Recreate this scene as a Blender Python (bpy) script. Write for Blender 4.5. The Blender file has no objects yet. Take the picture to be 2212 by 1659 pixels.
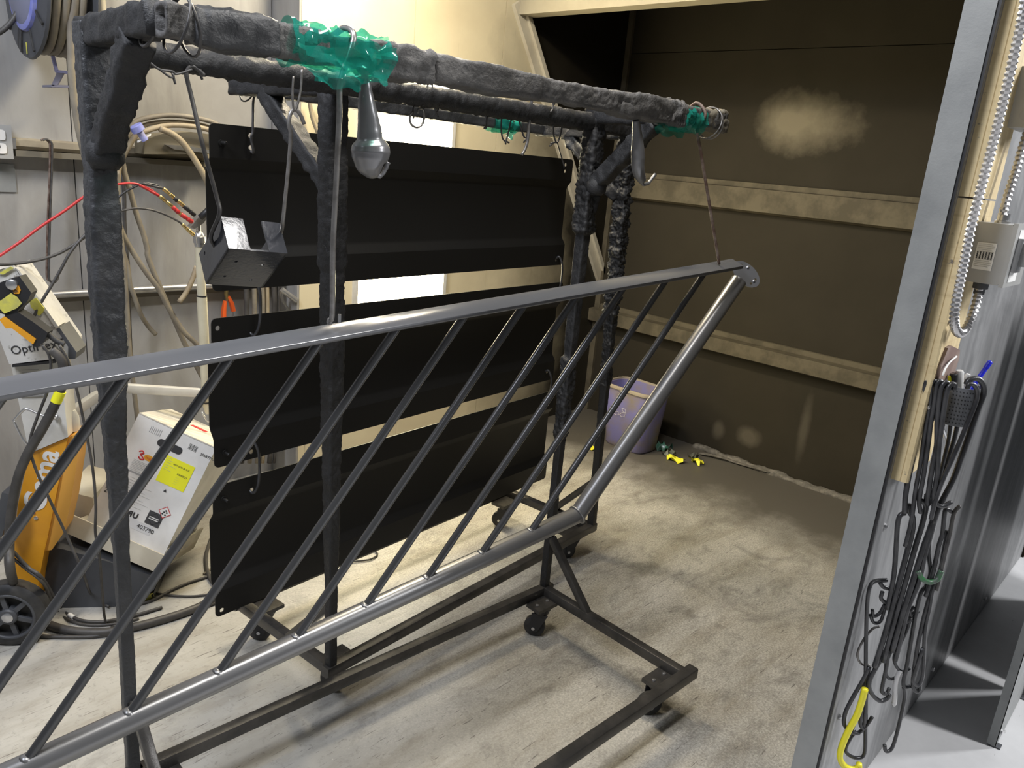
import bpy, bmesh, math, random
from mathutils import Vector as V, Matrix, noise
from mathutils.geometry import tessellate_polygon
random.seed(7)
sc = bpy.context.scene
COL = sc.collection
R = math.radians
# ------------------------------------------------------------------ camera
F, CX, CY, H = 1665.0, 1106.0, 829.5, 1.55
PITCH, ROLL, AZ = R(16.06), R(5.11), R(42.3)
_f = V((0, math.cos(PITCH), -math.sin(PITCH))); _r = V((1, 0, 0)); _u = _r.cross(_f)
_r2 = _r * math.cos(ROLL) + _u * math.sin(ROLL); _u2 = _u * math.cos(ROLL) - _r * math.sin(ROLL)
_M = Matrix(((math.sin(AZ), math.cos(AZ), 0), (-math.cos(AZ), math.sin(AZ), 0), (0, 0, 1)))
CR, CU, CF = _M @ _r2, _M @ _u2, _M @ _f
CAM = V((0, 0, H))
cd = bpy.data.cameras.new('camera'); cam = bpy.data.objects.new('camera', cd); COL.objects.link(cam)
cd.sensor_width = 36; cd.lens = F / 2212 * 36; cd.clip_start = .05
m3 = Matrix((CR, CU, -CF)).transposed()
cam.matrix_world = Matrix.Translation(CAM) @ m3.to_4x4()
sc.camera = cam
# ------------------------------------------------------------------ light
w = bpy.data.worlds.new('world'); sc.world = w; w.use_nodes = True
w.node_tree.nodes['Background'].inputs[0].default_value = (.90, .94, 1, 1)
w.node_tree.nodes['Background'].inputs[1].default_value = .075
def area(name, loc, tgt, sx, sy, e, col):
    l = bpy.data.lights.new(name, 'AREA'); l.shape = 'RECTANGLE'; l.size = sx; l.size_y = sy; l.energy = e; l.color = col
    o = bpy.data.objects.new(name, l); COL.objects.link(o); o.location = loc
    o.rotation_euler = (V(tgt) - V(loc)).to_track_quat('-Z', 'Y').to_euler(); return o
area('booth_ceiling_lamp', (1.95, 2.35, 2.64), (1.95, 2.2, 0), .18, .6, 36, (1, .87, .64))
area('shop_lamp_far', (-.9, 1.4, 3.3), (.2, 2.2, .4), .4, 1.2, 62, (.86, .9, 1))
area('shop_lamp_mid', (1.1, .85, 3.2), (1.1, .86, 0), 1.2, .2, 30, (1, .97, .92))
area('side_fill_light', (5.6, -2.0, 3.2), (3.0, .1, .3), .4, 1.2, 105, (.97, .98, 1))  # added fill light, no known fixture: lifts the shaded floor beside the gate
area('shop_lamp_near', (2.92, -1.5, 3.3), (2.5, -.2, 0), .25, .9, 72, (.99, .99, 1))
vs = sc.view_settings; vs.view_transform = 'Standard'; vs.look = 'None'; vs.exposure = .45; vs.gamma = 1; vs.use_curve_mapping = False
# ------------------------------------------------------------------ pixel helpers
def ray(x, y): return CR * ((x - CX) / F) - CU * ((y - CY) / F) + CF
class PL:
    def __init__(s, n, c): s.n = V(n); s.c = c
    def __call__(s, x, y):
        d = ray(x, y); return CAM + d * ((s.c - s.n.dot(CAM)) / s.n.dot(d))
def XP(c): return PL((1, 0, 0), c)
def YP(c): return PL((0, 1, 0), c)
def ZP(c): return PL((0, 0, 1), c)
def thru(p, n): n = V(n).normalized(); return PL(n, n.dot(V(p)))
class Frame:
    def __init__(s, deg, o):
        s.u = V((math.cos(R(deg)), math.sin(R(deg)), 0)); s.v = V((-s.u.y, s.u.x, 0)); s.o = V(o)
    def __call__(s, u, v, z): return s.o + s.u * u + s.v * v + V((0, 0, z))
    def vp(s, off=0): return PL(s.v, s.v.dot(s.o) + off)
FR = Frame(-2.7, (1.897, 1.47, 0)); BR = Frame(4.3, (1.064, 1.568, 0))
def crop(ox, oy, k): return lambda pts: [(ox + a / k, oy + b / k) for a, b in pts]
# ------------------------------------------------------------------ materials
MATS = {}
def nt(name):
    m = bpy.data.materials.new(name); m.use_nodes = True; t = m.node_tree
    return m, t, t.nodes['Principled BSDF']
def nd(t, kind, **kw):
    n = t.nodes.new(kind)
    for k, v in kw.items():
        if k.startswith('i_'):
            key = k[2:]; key = int(key) if key.isdigit() else key.replace('_', ' ')
            n.inputs[key].default_value = v
        else: setattr(n, k, v)
    return n
def c4(c): return (c[0], c[1], c[2], 1)
def srgb(r, g, b):
    f = lambda x: (x / 255 / 12.92) if x / 255 <= .04045 else ((x / 255 + .055) / 1.055) ** 2.4
    return (f(r), f(g), f(b))
def ramp(t, src, p0, p1, c0=(0, 0, 0), c1=(1, 1, 1)):
    r = nd(t, 'ShaderNodeValToRGB'); e = r.color_ramp.elements
    e[0].position = p0; e[1].position = p1; e[0].color = c4(c0); e[1].color = c4(c1)
    t.links.new(src, r.inputs[0]); return r.outputs[0]
def mix(t, fac, a, b, mode='MIX'):
    m = nd(t, 'ShaderNodeMix', data_type='RGBA', blend_type=mode)
    for s, x in ((0, fac), (6, a), (7, b)):
        if isinstance(x, (int, float)): m.inputs[s].default_value = x
        elif isinstance(x, tuple): m.inputs[s].default_value = c4(x)
        else: t.links.new(x, m.inputs[s])
    return m.outputs[2]
def coords(t, scale=(1, 1, 1), rot=(0, 0, 0), loc=(0, 0, 0)):
    tc = nd(t, 'ShaderNodeTexCoord'); mp = nd(t, 'ShaderNodeMapping'); t.links.new(tc.outputs['Object'], mp.inputs[0])
    mp.inputs['Scale'].default_value = scale; mp.inputs['Rotation'].default_value = rot; mp.inputs['Location'].default_value = loc
    return mp.outputs[0]
def nz(t, co, scale, detail=5, rough=.6, dist=0):
    n = nd(t, 'ShaderNodeTexNoise'); t.links.new(co, n.inputs[0])
    n.inputs['Scale'].default_value = scale; n.inputs['Detail'].default_value = detail; n.inputs['Roughness'].default_value = rough; n.inputs['Distortion'].default_value = dist
    return n.outputs[0]
def pm(name, col, rough=.5, metal=0, col2=None, ns=8, lo=.4, hi=.65, bump=0, bs=60, bd=.01, coat=0, stretch=(1, 1, 1), spec=.5, rough2=None):
    if name in MATS: return MATS[name]
    m, t, b = nt(name); MATS[name] = m
    b.inputs['Roughness'].default_value = rough; b.inputs['Metallic'].default_value = metal
    b.inputs['Coat Weight'].default_value = coat; b.inputs['Specular IOR Level'].default_value = spec
    b.inputs['Base Color'].default_value = c4(col)
    if col2 or bump: co = coords(t, stretch)
    if col2:
        f = ramp(t, nz(t, co, ns), lo, hi); t.links.new(mix(t, f, col, col2), b.inputs['Base Color'])
        if rough2 is not None: t.links.new(mix(t, f, (rough,) * 3, (rough2,) * 3), b.inputs['Roughness'])
    if bump:
        bn = nd(t, 'ShaderNodeBump', i_Strength=bump, i_Distance=bd); t.links.new(nz(t, co, bs, 6), bn.inputs['Height']); t.links.new(bn.outputs[0], b.inputs['Normal'])
    return m
# powder coated steels
m_crust = pm('black powder crust', (.0125, .0128, .0138), .42, col2=(.024, .024, .0255), ns=14, bump=.5, bs=260, bd=.004, rough2=.7)
m_crustg = pm('grey powder crust', (.028, .0295, .032), .36, col2=(.050, .051, .054), ns=9, bump=.5, bs=180, bd=.004, rough2=.6)
m_tape = pm('powder covered tape wrap', (.082, .079, .076), .6, col2=(.135, .130, .125), ns=18, bump=.7, bs=95, bd=.006)
m_cream_tape = pm('dusty pale tape', (.30, .28, .23), .7, col2=(.42, .39, .31), ns=20, bump=.3, bs=80)
m_base = pm('dark grey rack steel', (.040, .038, .036), .26, metal=.25, col2=(.075, .070, .064), ns=10, bump=.2, bs=350, bd=.003)
m_rail = pm('grey satin powder coat', (.25, .25, .255), .30, metal=.6, bump=.05, bs=500, bd=.002)
m_bal = pm('dark grey satin powder coat', (.105, .106, .11), .24, metal=.5)
m_railtop = pm('dark grey gloss powder coat', (.165, .168, .18), .18, metal=.4)
m_gloss = pm('dark gloss powder coat', (.045, .047, .055), .10, metal=.1, coat=.4, bump=.06, bs=120, bd=.004)
m_panel = pm('matte black powder coat', (.0105, .0100, .0092), .50, spec=.32)
m_bulb = pm('silver grey smooth coat', (.24, .24, .25), .28, metal=.5)
m_wire = pm('dark coated wire', (.045, .043, .043), .42, col2=(.09, .085, .08), ns=30)
m_wireb = pm('black coated hook wire', (.022, .022, .024), .33, col2=(.055, .055, .058), ns=20)
m_wirel = pm('bare grey wire', (.30, .29, .28), .35, metal=.6, col2=(.16, .15, .14), ns=25)
m_rust = pm('rusty brown rod', (.09, .05, .035), .6, col2=(.22, .17, .14), ns=40)
m_black = pm('black plastic', (.018, .018, .02), .45)
m_rubber = pm('black rubber', (.022, .022, .023), .6, col2=(.05, .048, .045), ns=20)
m_dgrey = pm('dark grey plastic', (.055, .058, .066), .5, col2=(.075, .078, .085), ns=6)
m_zinc = pm('bright zinc', (.62, .62, .63), .28, metal=.9)
m_brass = pm('brass', (.62, .47, .20), .3, metal=.9)
m_alu = pm('aluminium', (.52, .52, .53), .35, metal=.8, col2=(.4, .4, .4), ns=15)
m_white = pm('white painted steel', (.66, .65, .61), .45, col2=(.52, .50, .45), ns=7)
m_cream = pm('cream painted steel', (.60, .555, .44), .5, col2=(.48, .43, .33), ns=4)
m_yellow = pm('orange yellow paint', (.78, .36, .022), .38, col2=(.68, .30, .02), ns=6)
m_ylabel = pm('bright yellow label', (.88, .86, .02), .6)
m_ytape = pm('yellow masking tape', (.62, .58, .09), .55, col2=(.42, .40, .12), ns=30)
m_yscrap = pm('bright yellow scrap', (.85, .80, .04), .6)
m_card = pm('white coated cardboard', (.80, .79, .76), .6, col2=(.70, .69, .66), ns=9)
m_cardtop = pm('dusty cardboard top', (.80, .76, .66), .7, col2=(.52, .48, .40), ns=7, stretch=(1, 5, 1))
m_print = pm('dark print', (.03, .03, .032), .6)
m_printg = pm('grey print', (.36, .36, .36), .6)
m_printr = pm('red print', (.55, .03, .03), .6)
m_printw = pm('white print', (.80, .79, .76), .5)
m_orange = pm('orange rubber grip', (.80, .12, .02), .5)
m_red = pm('red hose', (.50, .035, .035), .4)
m_hose = pm('dusty grey hose', (.25, .22, .165), .6, col2=(.17, .15, .12), ns=12)
m_hoset = pm('tan rubber hose', (.36, .30, .20), .6, col2=(.26, .21, .14), ns=10)
m_hosed = pm('dark hose', (.045, .042, .040), .5, col2=(.08, .075, .07), ns=14)
m_pvc = pm('cream plastic pipe', (.60, .56, .42), .5, col2=(.50, .46, .34), ns=8)
m_blue = pm('blue plastic', (.16, .19, .58), .5, col2=(.32, .33, .55), ns=14)
m_lilac = pm('lilac powder coat', (.34, .35, .62), .45)
m_penblue = pm('blue pen plastic', (.02, .03, .72), .35)
m_bin = pm('dusty blue bin plastic', (.21, .20, .46), .5, col2=(.25, .21, .17), ns=5, lo=.42, hi=.62)
m_binrim = pm('dusty bin rim', (.36, .31, .24), .6)
m_grey = pm('grey enamel', (.40, .40, .39), .4, col2=(.34, .34, .33), ns=5)
m_greenring = pm('green coated wire', (.03, .16, .05), .4, col2=(.10, .10, .10), ns=60)
m_whook = pm('white coated hook', (.62, .61, .6), .4)
m_yhook = pm('yellow coated hook', (.82, .74, .03), .4)
m_silver = pm('flex conduit steel', (.56, .55, .55), .26, metal=.85)
m_label = pm('white label', (.82, .82, .80), .5)
m_brown = pm('brown leather strip', (.20, .13, .11), .6, col2=(.32, .24, .2), ns=12)
m_cup = pm('perforated grey steel', (.19, .195, .205), .4, metal=.3)
m_dust = pm('powder debris', (.13, .12, .10), .9, col2=(.22, .2, .17), ns=40, bump=.6, bs=90)
m_strip = pm('galvanised trim', (.285, .293, .290), .48, metal=.1, col2=(.22, .228, .228), ns=7, bump=.05, bs=200)
def m_galv():
    m, t, b = nt('galvanised sheet'); co = coords(t, (1.2, 1.2, .45)); MATS['galv'] = m
    f = ramp(t, nz(t, co, 3.2, 7, .62, .6), .36, .66); base = mix(t, f, (.40, .395, .385), (.27, .262, .25))
    f2 = ramp(t, nz(t, coords(t, (3, 3, .35)), 2.5, 6), .58, .78); base = mix(t, f2, base, (.20, .195, .195))
    t.links.new(base, b.inputs['Base Color']); b.inputs['Roughness'].default_value = .5; b.inputs['Metallic'].default_value = .12
    return m
m_galv = m_galv()
def m_outer():
    m, t, b = nt('smudged grey sheet')
    f = ramp(t, nz(t, coords(t, (1, 1, .5)), 5, 7, .65, 1.6), .38, .68); base = mix(t, f, (.20, .203, .206), (.36, .36, .365))
    f2 = ramp(t, nz(t, coords(t, (6, 6, .25)), 3, 5), .5, .8); base = mix(t, f2, base, (.12, .122, .125))
    t.links.new(base, b.inputs['Base Color']); b.inputs['Roughness'].default_value = .42; b.inputs['Metallic'].default_value = .2
    return m
m_outer = m_outer()
def m_boothleft():
    # cream sheet with drips, turning dark taupe towards the booth end
    m, t, b = nt('cream booth sheet')
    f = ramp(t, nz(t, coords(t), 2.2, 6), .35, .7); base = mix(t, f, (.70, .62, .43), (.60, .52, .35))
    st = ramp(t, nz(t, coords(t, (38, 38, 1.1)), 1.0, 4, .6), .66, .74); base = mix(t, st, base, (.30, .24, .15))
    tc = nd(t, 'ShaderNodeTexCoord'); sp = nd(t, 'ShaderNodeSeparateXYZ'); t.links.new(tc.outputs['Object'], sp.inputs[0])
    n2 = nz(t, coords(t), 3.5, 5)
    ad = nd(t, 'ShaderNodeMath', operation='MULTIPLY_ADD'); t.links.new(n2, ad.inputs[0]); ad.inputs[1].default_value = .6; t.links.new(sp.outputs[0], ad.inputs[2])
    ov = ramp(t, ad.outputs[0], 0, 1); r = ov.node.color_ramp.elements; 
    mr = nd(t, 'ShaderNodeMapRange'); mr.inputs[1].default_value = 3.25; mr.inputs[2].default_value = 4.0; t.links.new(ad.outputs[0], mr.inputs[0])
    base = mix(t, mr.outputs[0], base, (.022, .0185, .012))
    t.links.new(base, b.inputs['Base Color']); b.inputs['Roughness'].default_value = .5
    return m
m_boothleft = m_boothleft()
def m_boothback():
    # dark overspray with a pale patch where the powder has been blown off
    m, t, b = nt('overspray coated sheet')
    f = ramp(t, nz(t, coords(t), 2.5, 6), .35, .7); base = mix(t, f, (.036, .0308, .0215), (.029, .0248, .0172))
    tc = nd(t, 'ShaderNodeTexCoord'); sp = nd(t, 'ShaderNodeSeparateXYZ'); t.links.new(tc.outputs['Object'], sp.inputs[0])
    def lin(src, a, c):
        n = nd(t, 'ShaderNodeMath', operation='MULTIPLY_ADD'); t.links.new(src, n.inputs[0]); n.inputs[1].default_value = a; n.inputs[2].default_value = c; return n.outputs[0]
    def op(o, a, c):
        n = nd(t, 'ShaderNodeMath', operation=o)
        for i, x in enumerate((a, c)):
            if isinstance(x, (int, float)): n.inputs[i].default_value = x
            else: t.links.new(x, n.inputs[i])
        return n.outputs[0]
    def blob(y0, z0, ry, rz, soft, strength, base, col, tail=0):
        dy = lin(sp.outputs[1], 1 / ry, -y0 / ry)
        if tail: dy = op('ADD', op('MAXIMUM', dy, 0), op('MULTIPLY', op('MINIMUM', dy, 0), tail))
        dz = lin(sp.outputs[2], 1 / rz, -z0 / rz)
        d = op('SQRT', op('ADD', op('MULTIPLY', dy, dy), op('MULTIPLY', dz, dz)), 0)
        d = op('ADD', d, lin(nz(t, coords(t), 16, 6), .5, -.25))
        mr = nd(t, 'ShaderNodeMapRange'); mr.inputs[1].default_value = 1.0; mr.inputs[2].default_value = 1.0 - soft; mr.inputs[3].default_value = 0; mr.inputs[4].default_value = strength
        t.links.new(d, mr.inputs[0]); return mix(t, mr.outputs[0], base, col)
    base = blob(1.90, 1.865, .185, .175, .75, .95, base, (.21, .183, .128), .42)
    base = blob(1.80, .16, .09, .07, .6, .7, base, (.12, .105, .078))
    base = blob(1.99, .14, .05, .07, .6, .6, base, (.12, .105, .078))
    base = blob(1.50, .30, .035, .22, .7, .6, base, (.10, .088, .066))
    t.links.new(base, b.inputs['Base Color']); b.inputs['Roughness'].default_value = .8; b.inputs['Specular IOR Level'].default_value = .12
    return m
m_boothback = m_boothback()
m_ledge = pm('taupe ledge sheet', (.115, .098, .066), .7, spec=.2, col2=(.075, .064, .043), ns=9, lo=.42, hi=.6)
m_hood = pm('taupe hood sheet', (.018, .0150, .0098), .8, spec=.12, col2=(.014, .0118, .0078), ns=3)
def m_floor():
    m, t, b = nt('worn painted concrete')
    co = coords(t)
    f = ramp(t, nz(t, co, 1.7, 7, .65, .3), .33, .68); base = mix(t, f, (.50, .485, .445), (.35, .337, .305))
    # wiped streaks along the booth
    f = ramp(t, nz(t, coords(t, (1.3, 5, 1), (0, 0, R(12))), 1.6, 7, .65), .48, .72); base = mix(t, f, base, (.27, .245, .20))
    # dark powder drifts
    f = ramp(t, nz(t, coords(t, (1, 1.3, 1), (0, 0, .4)), 2.6, 8, .7, .9), .56, .74); f2 = mix(t, 1.0, f, (.75, .75, .75), 'MULTIPLY'); base = mix(t, f2, base, (.11, .105, .10))
    # fine speckle of exposed aggregate, stronger towards the booth
    tc = nd(t, 'ShaderNodeTexCoord'); sp = nd(t, 'ShaderNodeSeparateXYZ'); t.links.new(tc.outputs['Object'], sp.inputs[0])
    mr = nd(t, 'ShaderNodeMapRange'); mr.inputs[1].default_value = .9; mr.inputs[2].default_value = 1.9; t.links.new(sp.outputs[0], mr.inputs[0])
    spk = ramp(t, nz(t, co, 150, 4, .7), .42, .62); spk2 = mix(t, spk, (.74, .73, .71), (1.22, 1.2, 1.17))
    base = mix(t, mr.outputs[0], base, mix(t, 1.0, base, spk2, 'MULTIPLY'))
    # grime mottling, strongest on the working side of the booth
    g = ramp(t, nz(t, coords(t, (1, 1.6, 1), (0, 0, .5)), 4.5, 12, .78, .4), .50, .70); g = mix(t, 1.0, g, (.9, .9, .9), 'MULTIPLY')
    base = mix(t, mix(t, 1.0, g, mr.outputs[0], 'MULTIPLY'), base, (.13, .12, .105))
    g = ramp(t, nz(t, coords(t, (1.2, 1, 1), (0, 0, 1.1)), 38, 8, .75), .55, .66); base = mix(t, mix(t, 1.0, g, (.42, .42, .42), 'MULTIPLY'), base, (.15, .14, .12))
    # pale paint flecks
    g = ramp(t, nz(t, co, 55, 6, .7), .66, .72); base = mix(t, mix(t, 1.0, g, (.6, .6, .6), 'MULTIPLY'), base, (.68, .66, .60))
    # short dark scratches
    for ang, th, sx, sy in ((R(28), .70, 7, 95), (R(50), .71, 9, 120), (R(105), .73, 8, 100), (R(15), .70, 16, 240), (R(62), .71, 18, 260), (R(130), .72, 16, 240)):
        s = ramp(t, nz(t, coords(t, (sx, sy, 1), (0, 0, ang)), 1.2, 3, .5, .2), th - .02, th + .02)
        base = mix(t, mix(t, 1.0, s, (.8, .8, .8), 'MULTIPLY'), base, (.085, .075, .065))
    # overspray film near the back corner of the booth
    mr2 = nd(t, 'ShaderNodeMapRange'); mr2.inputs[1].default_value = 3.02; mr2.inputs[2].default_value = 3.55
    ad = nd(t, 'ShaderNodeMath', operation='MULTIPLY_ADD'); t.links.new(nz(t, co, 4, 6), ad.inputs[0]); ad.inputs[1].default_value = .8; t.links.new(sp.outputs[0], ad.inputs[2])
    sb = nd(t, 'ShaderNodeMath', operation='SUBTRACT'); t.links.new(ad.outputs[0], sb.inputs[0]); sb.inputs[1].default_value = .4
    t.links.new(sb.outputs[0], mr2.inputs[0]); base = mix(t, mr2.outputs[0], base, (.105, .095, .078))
    # clean pale paint outside the booth wall
    lt = nd(t, 'ShaderNodeMath', operation='LESS_THAN'); t.links.new(sp.outputs[1], lt.inputs[0]); lt.inputs[1].default_value = .44
    f = ramp(t, nz(t, co, 3, 6), .4, .7); clean = mix(t, f, (.58, .58, .585), (.47, .47, .475))
    s = ramp(t, nz(t, coords(t, (9, 60, 1), (0, 0, R(70))), 1.2, 3, .5, .4), .74, .78); clean = mix(t, s, clean, (.25, .25, .25))
    base = mix(t, lt.outputs[0], base, clean)
    t.links.new(base, b.inputs['Base Color'])
    b.inputs['Roughness'].default_value = .5
    bn = nd(t, 'ShaderNodeBump', i_Strength=.12, i_Distance=.002); t.links.new(nz(t, co, 150, 5), bn.inputs['Height']); t.links.new(bn.outputs[0], b.inputs['Normal'])
    return m
m_floor = m_floor()
def m_wood():
    m, t, b = nt('pine board')
    f = ramp(t, nz(t, coords(t, (26, 26, 1.6)), 1.5, 6, .6, .8), .35, .68); base = mix(t, f, (.70, .57, .33), (.56, .44, .24))
    f = ramp(t, nz(t, coords(t, (3, 3, 60)), 1.6, 3, .5), .55, .75); base = mix(t, mix(t, 1.0, f, (.35, .35, .35), 'MULTIPLY'), base, (.34, .22, .10))
    f = ramp(t, nz(t, coords(t), 60, 3), .66, .76); base = mix(t, f, base, (.15, .13, .11))
    t.links.new(base, b.inputs['Base Color']); b.inputs['Roughness'].default_value = .7
    return m
m_wood = m_wood()
def m_film():
    m, t, b = nt('green translucent film'); t.nodes.remove(b); out = t.nodes['Material Output']
    tr = nd(t, 'ShaderNodeBsdfTransparent'); tr.inputs[0].default_value = (.40, .88, .76, 1)
    pr = nd(t, 'ShaderNodeBsdfPrincipled'); pr.inputs['Base Color'].default_value = (.02, .30, .235, 1); pr.inputs['Roughness'].default_value = .07
    mx = nd(t, 'ShaderNodeMixShader'); mx.inputs[0].default_value = .42
    t.links.new(tr.outputs[0], mx.inputs[1]); t.links.new(pr.outputs[0], mx.inputs[2]); t.links.new(mx.outputs[0], out.inputs[0]); return m
m_film = m_film()
def m_emit(name, col, e):
    m, t, b = nt(name); b.inputs['Base Color'].default_value = (.8, .8, .75, 1)
    b.inputs['Emission Color'].default_value = c4(col); b.inputs['Emission Strength'].default_value = e; return m
m_lightpanel = m_emit('lit diffuser', (1, .88, .58), 17.0)
# ------------------------------------------------------------------ object helpers
def wloc(o):
    p = V((0, 0, 0))
    while o: p = p + o.location; o = o.parent
    return p
def tag(o, label=None, cat=None, group=None, kind=None):
    if label: o['label'] = label
    if cat: o['category'] = cat
    if group: o['group'] = group
    if kind: o['kind'] = kind
    return o
def thing(name, loc, label, cat, group=None):
    o = bpy.data.objects.new(name, None); COL.objects.link(o); o.location = loc; o.empty_display_size = .05
    return tag(o, label, cat, group)
def mesh(name, vf, mat, parent=None, smooth=False, sharp=None):
    vs_, fs = vf; off = wloc(parent) if parent else V((0, 0, 0))
    base = V((0, 0, 0))
    me = bpy.data.meshes.new(name); me.from_pydata([tuple(V(p) - off - base) for p in vs_], [], [tuple(f) for f in fs]); me.update()
    if isinstance(mat, (list, tuple)):
        for m in mat: me.materials.append(m)
    else: me.materials.append(mat)
    bm = bmesh.new(); bm.from_mesh(me); bmesh.ops.recalc_face_normals(bm, faces=bm.faces); bm.to_mesh(me); bm.free()
    if smooth:
        for p in me.polygons: p.use_smooth = True
        if smooth != True: me.set_sharp_from_angle(angle=R(smooth))
    o = bpy.data.objects.new(name, me); COL.objects.link(o); o.parent = parent
    return o
def join(*parts):
    vs_, fs = [], []
    for a, b in parts:
        n = len(vs_); vs_ += [V(p) for p in a]; fs += [[i + n for i in f] for f in b]
    return vs_, fs
def circ(r, n=12): return [(r * math.cos(2 * math.pi * i / n), r * math.sin(2 * math.pi * i / n)) for i in range(n)]
def rrect(w, h, r=None, k=3):
    r = min(w, h) * .14 if r is None else r; pts = []
    for cx, cy, a0 in ((w / 2 - r, h / 2 - r, 0), (-w / 2 + r, h / 2 - r, 90), (-w / 2 + r, -h / 2 + r, 180), (w / 2 - r, -h / 2 + r, 270)):
        for i in range(k): a = R(a0 + 90 * i / (k - 1)); pts.append((cx + r * math.cos(a), cy + r * math.sin(a)))
    return pts
def drect(w, h, n=8, r=None):
    # densely sampled rounded rectangle, for crusted tubes
    base = rrect(w, h, r, 3); out = []
    for i in range(len(base)):
        a = V(base[i]).to_2d() if False else base[i]; b = base[(i + 1) % len(base)]
        d = math.hypot(b[0] - a[0], b[1] - a[1]); k = max(1, int(d / (max(w, h) / n)))
        for j in range(k): out.append((a[0] + (b[0] - a[0]) * j / k, a[1] + (b[1] - a[1]) * j / k))
    return out
def catmull(pts, n=6, closed=False):
    pts = [V(p) for p in pts]; out = []; L = len(pts)
    if L < 3 and not closed: return pts
    for i in range(L if closed else L - 1):
        p0 = pts[(i - 1) % L] if (closed or i) else pts[0] * 2 - pts[1]
        p1, p2 = pts[i], pts[(i + 1) % L]
        p3 = pts[(i + 2) % L] if (closed or i + 2 < L) else pts[-1] * 2 - pts[-2]
        for j in range(n):
            t = j / n
            out.append(.5 * ((2 * p1) + (p2 - p0) * t + (2 * p0 - 5 * p1 + 4 * p2 - p3) * t * t + (3 * p1 - p0 - 3 * p2 + p3) * t ** 3))
    if not closed: out.append(pts[-1])
    return out
def sweep(path, sec, up=None, scale=None, disp=None, cap=True, closed=False):
    path = [V(p) for p in path]; n = len(path); S = len(sec); vs_, fs = [], []
    T = []
    for i in range(n):
        a = path[(i - 1) % n] if (closed or i) else path[0]; b = path[(i + 1) % n] if (closed or i < n - 1) else path[-1]
        t = b - a; T.append(t.normalized() if t.length > 1e-9 else (T[-1] if T else V((0, 0, 1))))
    if up is None:
        x = T[0].cross(V((0, 0, 1))); x = x if x.length > .05 else T[0].cross(V((1, 0, 0))); x.normalize()
    for i in range(n):
        if up is not None: x = T[i].cross(V(up)); x.normalize()
        else:
            x = x - T[i] * x.dot(T[i]); x.normalize()
        y = x.cross(T[i])
        k = scale[i] if scale else 1
        kx, ky = k if isinstance(k, tuple) else (k, k)
        for a, b in sec:
            d = x * (a * kx) + y * (b * ky); p = path[i] + d
            if disp: p = p + d.normalized() * disp(p)
            vs_.append(p)
    for i in range(n if closed else n - 1):
        for j in range(S):
            k = (i + 1) % n; fs.append([i * S + j, i * S + (j + 1) % S, k * S + (j + 1) % S, k * S + j])
    if cap and not closed: fs.append(list(range(S))[::-1]); fs.append([(n - 1) * S + j for j in range(S)])
    return vs_, fs
def beam(p, q, w_, h_=None, up=(0, 0, 1), r=None): return sweep([p, q], rrect(w_, h_ or w_, r), up)
def rod(p, q, r, n=12, r2=None): return sweep([p, q], circ(r, n), scale=[1, (r2 or r) / r])
def wire(pts, r, n=6, sub=5): return sweep(catmull(pts, sub), circ(r, n))
def lathe(p, axis, prof, n=20, ref=None):
    # prof: list of (distance along axis, radius)
    axis = V(axis).normalized(); return sweep([V(p) + axis * a for a, _ in prof], circ(1, n), scale=[max(r, 1e-4) for _, r in prof]) if False else _lathe(V(p), axis, prof, n)
def _lathe(p, ax, prof, n):
    x = ax.cross(V((0, 0, 1))); x = x if x.length > .05 else ax.cross(V((1, 0, 0))); x.normalize(); y = ax.cross(x)
    vs_, fs = [], []
    for a, r in prof:
        for j in range(n): t = 2 * math.pi * j / n; vs_.append(p + ax * a + (x * math.cos(t) + y * math.sin(t)) * max(r, 1e-5))
    for i in range(len(prof) - 1):
        for j in range(n): fs.append([i * n + j, i * n + (j + 1) % n, (i + 1) * n + (j + 1) % n, (i + 1) * n + j])
    fs.append(list(range(n))); fs.append([(len(prof) - 1) * n + j for j in range(n)])
    return vs_, fs
def box(a, b):
    a, b = V(a), V(b); vs_ = [V((x, y, z)) for z in (a.z, b.z) for y in (a.y, b.y) for x in (a.x, b.x)]
    return vs_, [[0, 1, 3, 2], [4, 5, 7, 6], [0, 1, 5, 4], [2, 3, 7, 6], [0, 2, 6, 4], [1, 3, 7, 5]]
def obox(o, ex, ey, ez):
    o, ex, ey, ez = V(o), V(ex), V(ey), V(ez)
    vs_ = [o + ex * i + ey * j + ez * k for k in (0, 1) for j in (0, 1) for i in (0, 1)]
    return vs_, [[0, 1, 3, 2], [4, 5, 7, 6], [0, 1, 5, 4], [2, 3, 7, 6], [0, 2, 6, 4], [1, 3, 7, 5]]
def prism(poly, d):
    poly = [V(p) for p in poly]; d = V(d); n = len(poly)
    return poly + [p + d for p in poly], [list(range(n)), list(range(n, 2 * n))] + [[i, (i + 1) % n, (i + 1) % n + n, i + n] for i in range(n)]
def plate_holes(outer, holes, o, ex, ey, d):
    # flat plate with holes: 2D loops in (ex, ey) about o, thickness vector d
    loops = [[V((a, b, 0)) for a, b in l] for l in [outer] + holes]
    tris = tessellate_polygon(loops); flat = [p for l in loops for p in l]; n = len(flat)
    vs_ = [V(o) + V(ex) * p.x + V(ey) * p.y for p in flat]; vs_ += [p + V(d) for p in vs_]
    fs = [list(t) for t in tris] + [[i + n for i in t] for t in tris]; k = 0
    for l in loops:
        m = len(l)
        for i in range(m): fs.append([k + i, k + (i + 1) % m, k + (i + 1) % m + n, k + i + n])
        k += m
    return vs_, fs
def bumpy(amp, sc_, seed=0, amp2=0, sc2=60):
    def f(p):
        q = p * sc_ + V((seed, seed * 1.7, -seed))
        return amp * noise.fractal(q, .8, 2.0, 4) + (amp2 * noise.noise(p * sc2 + V((seed, 0, 0))) if amp2 else 0)
    return f
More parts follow.
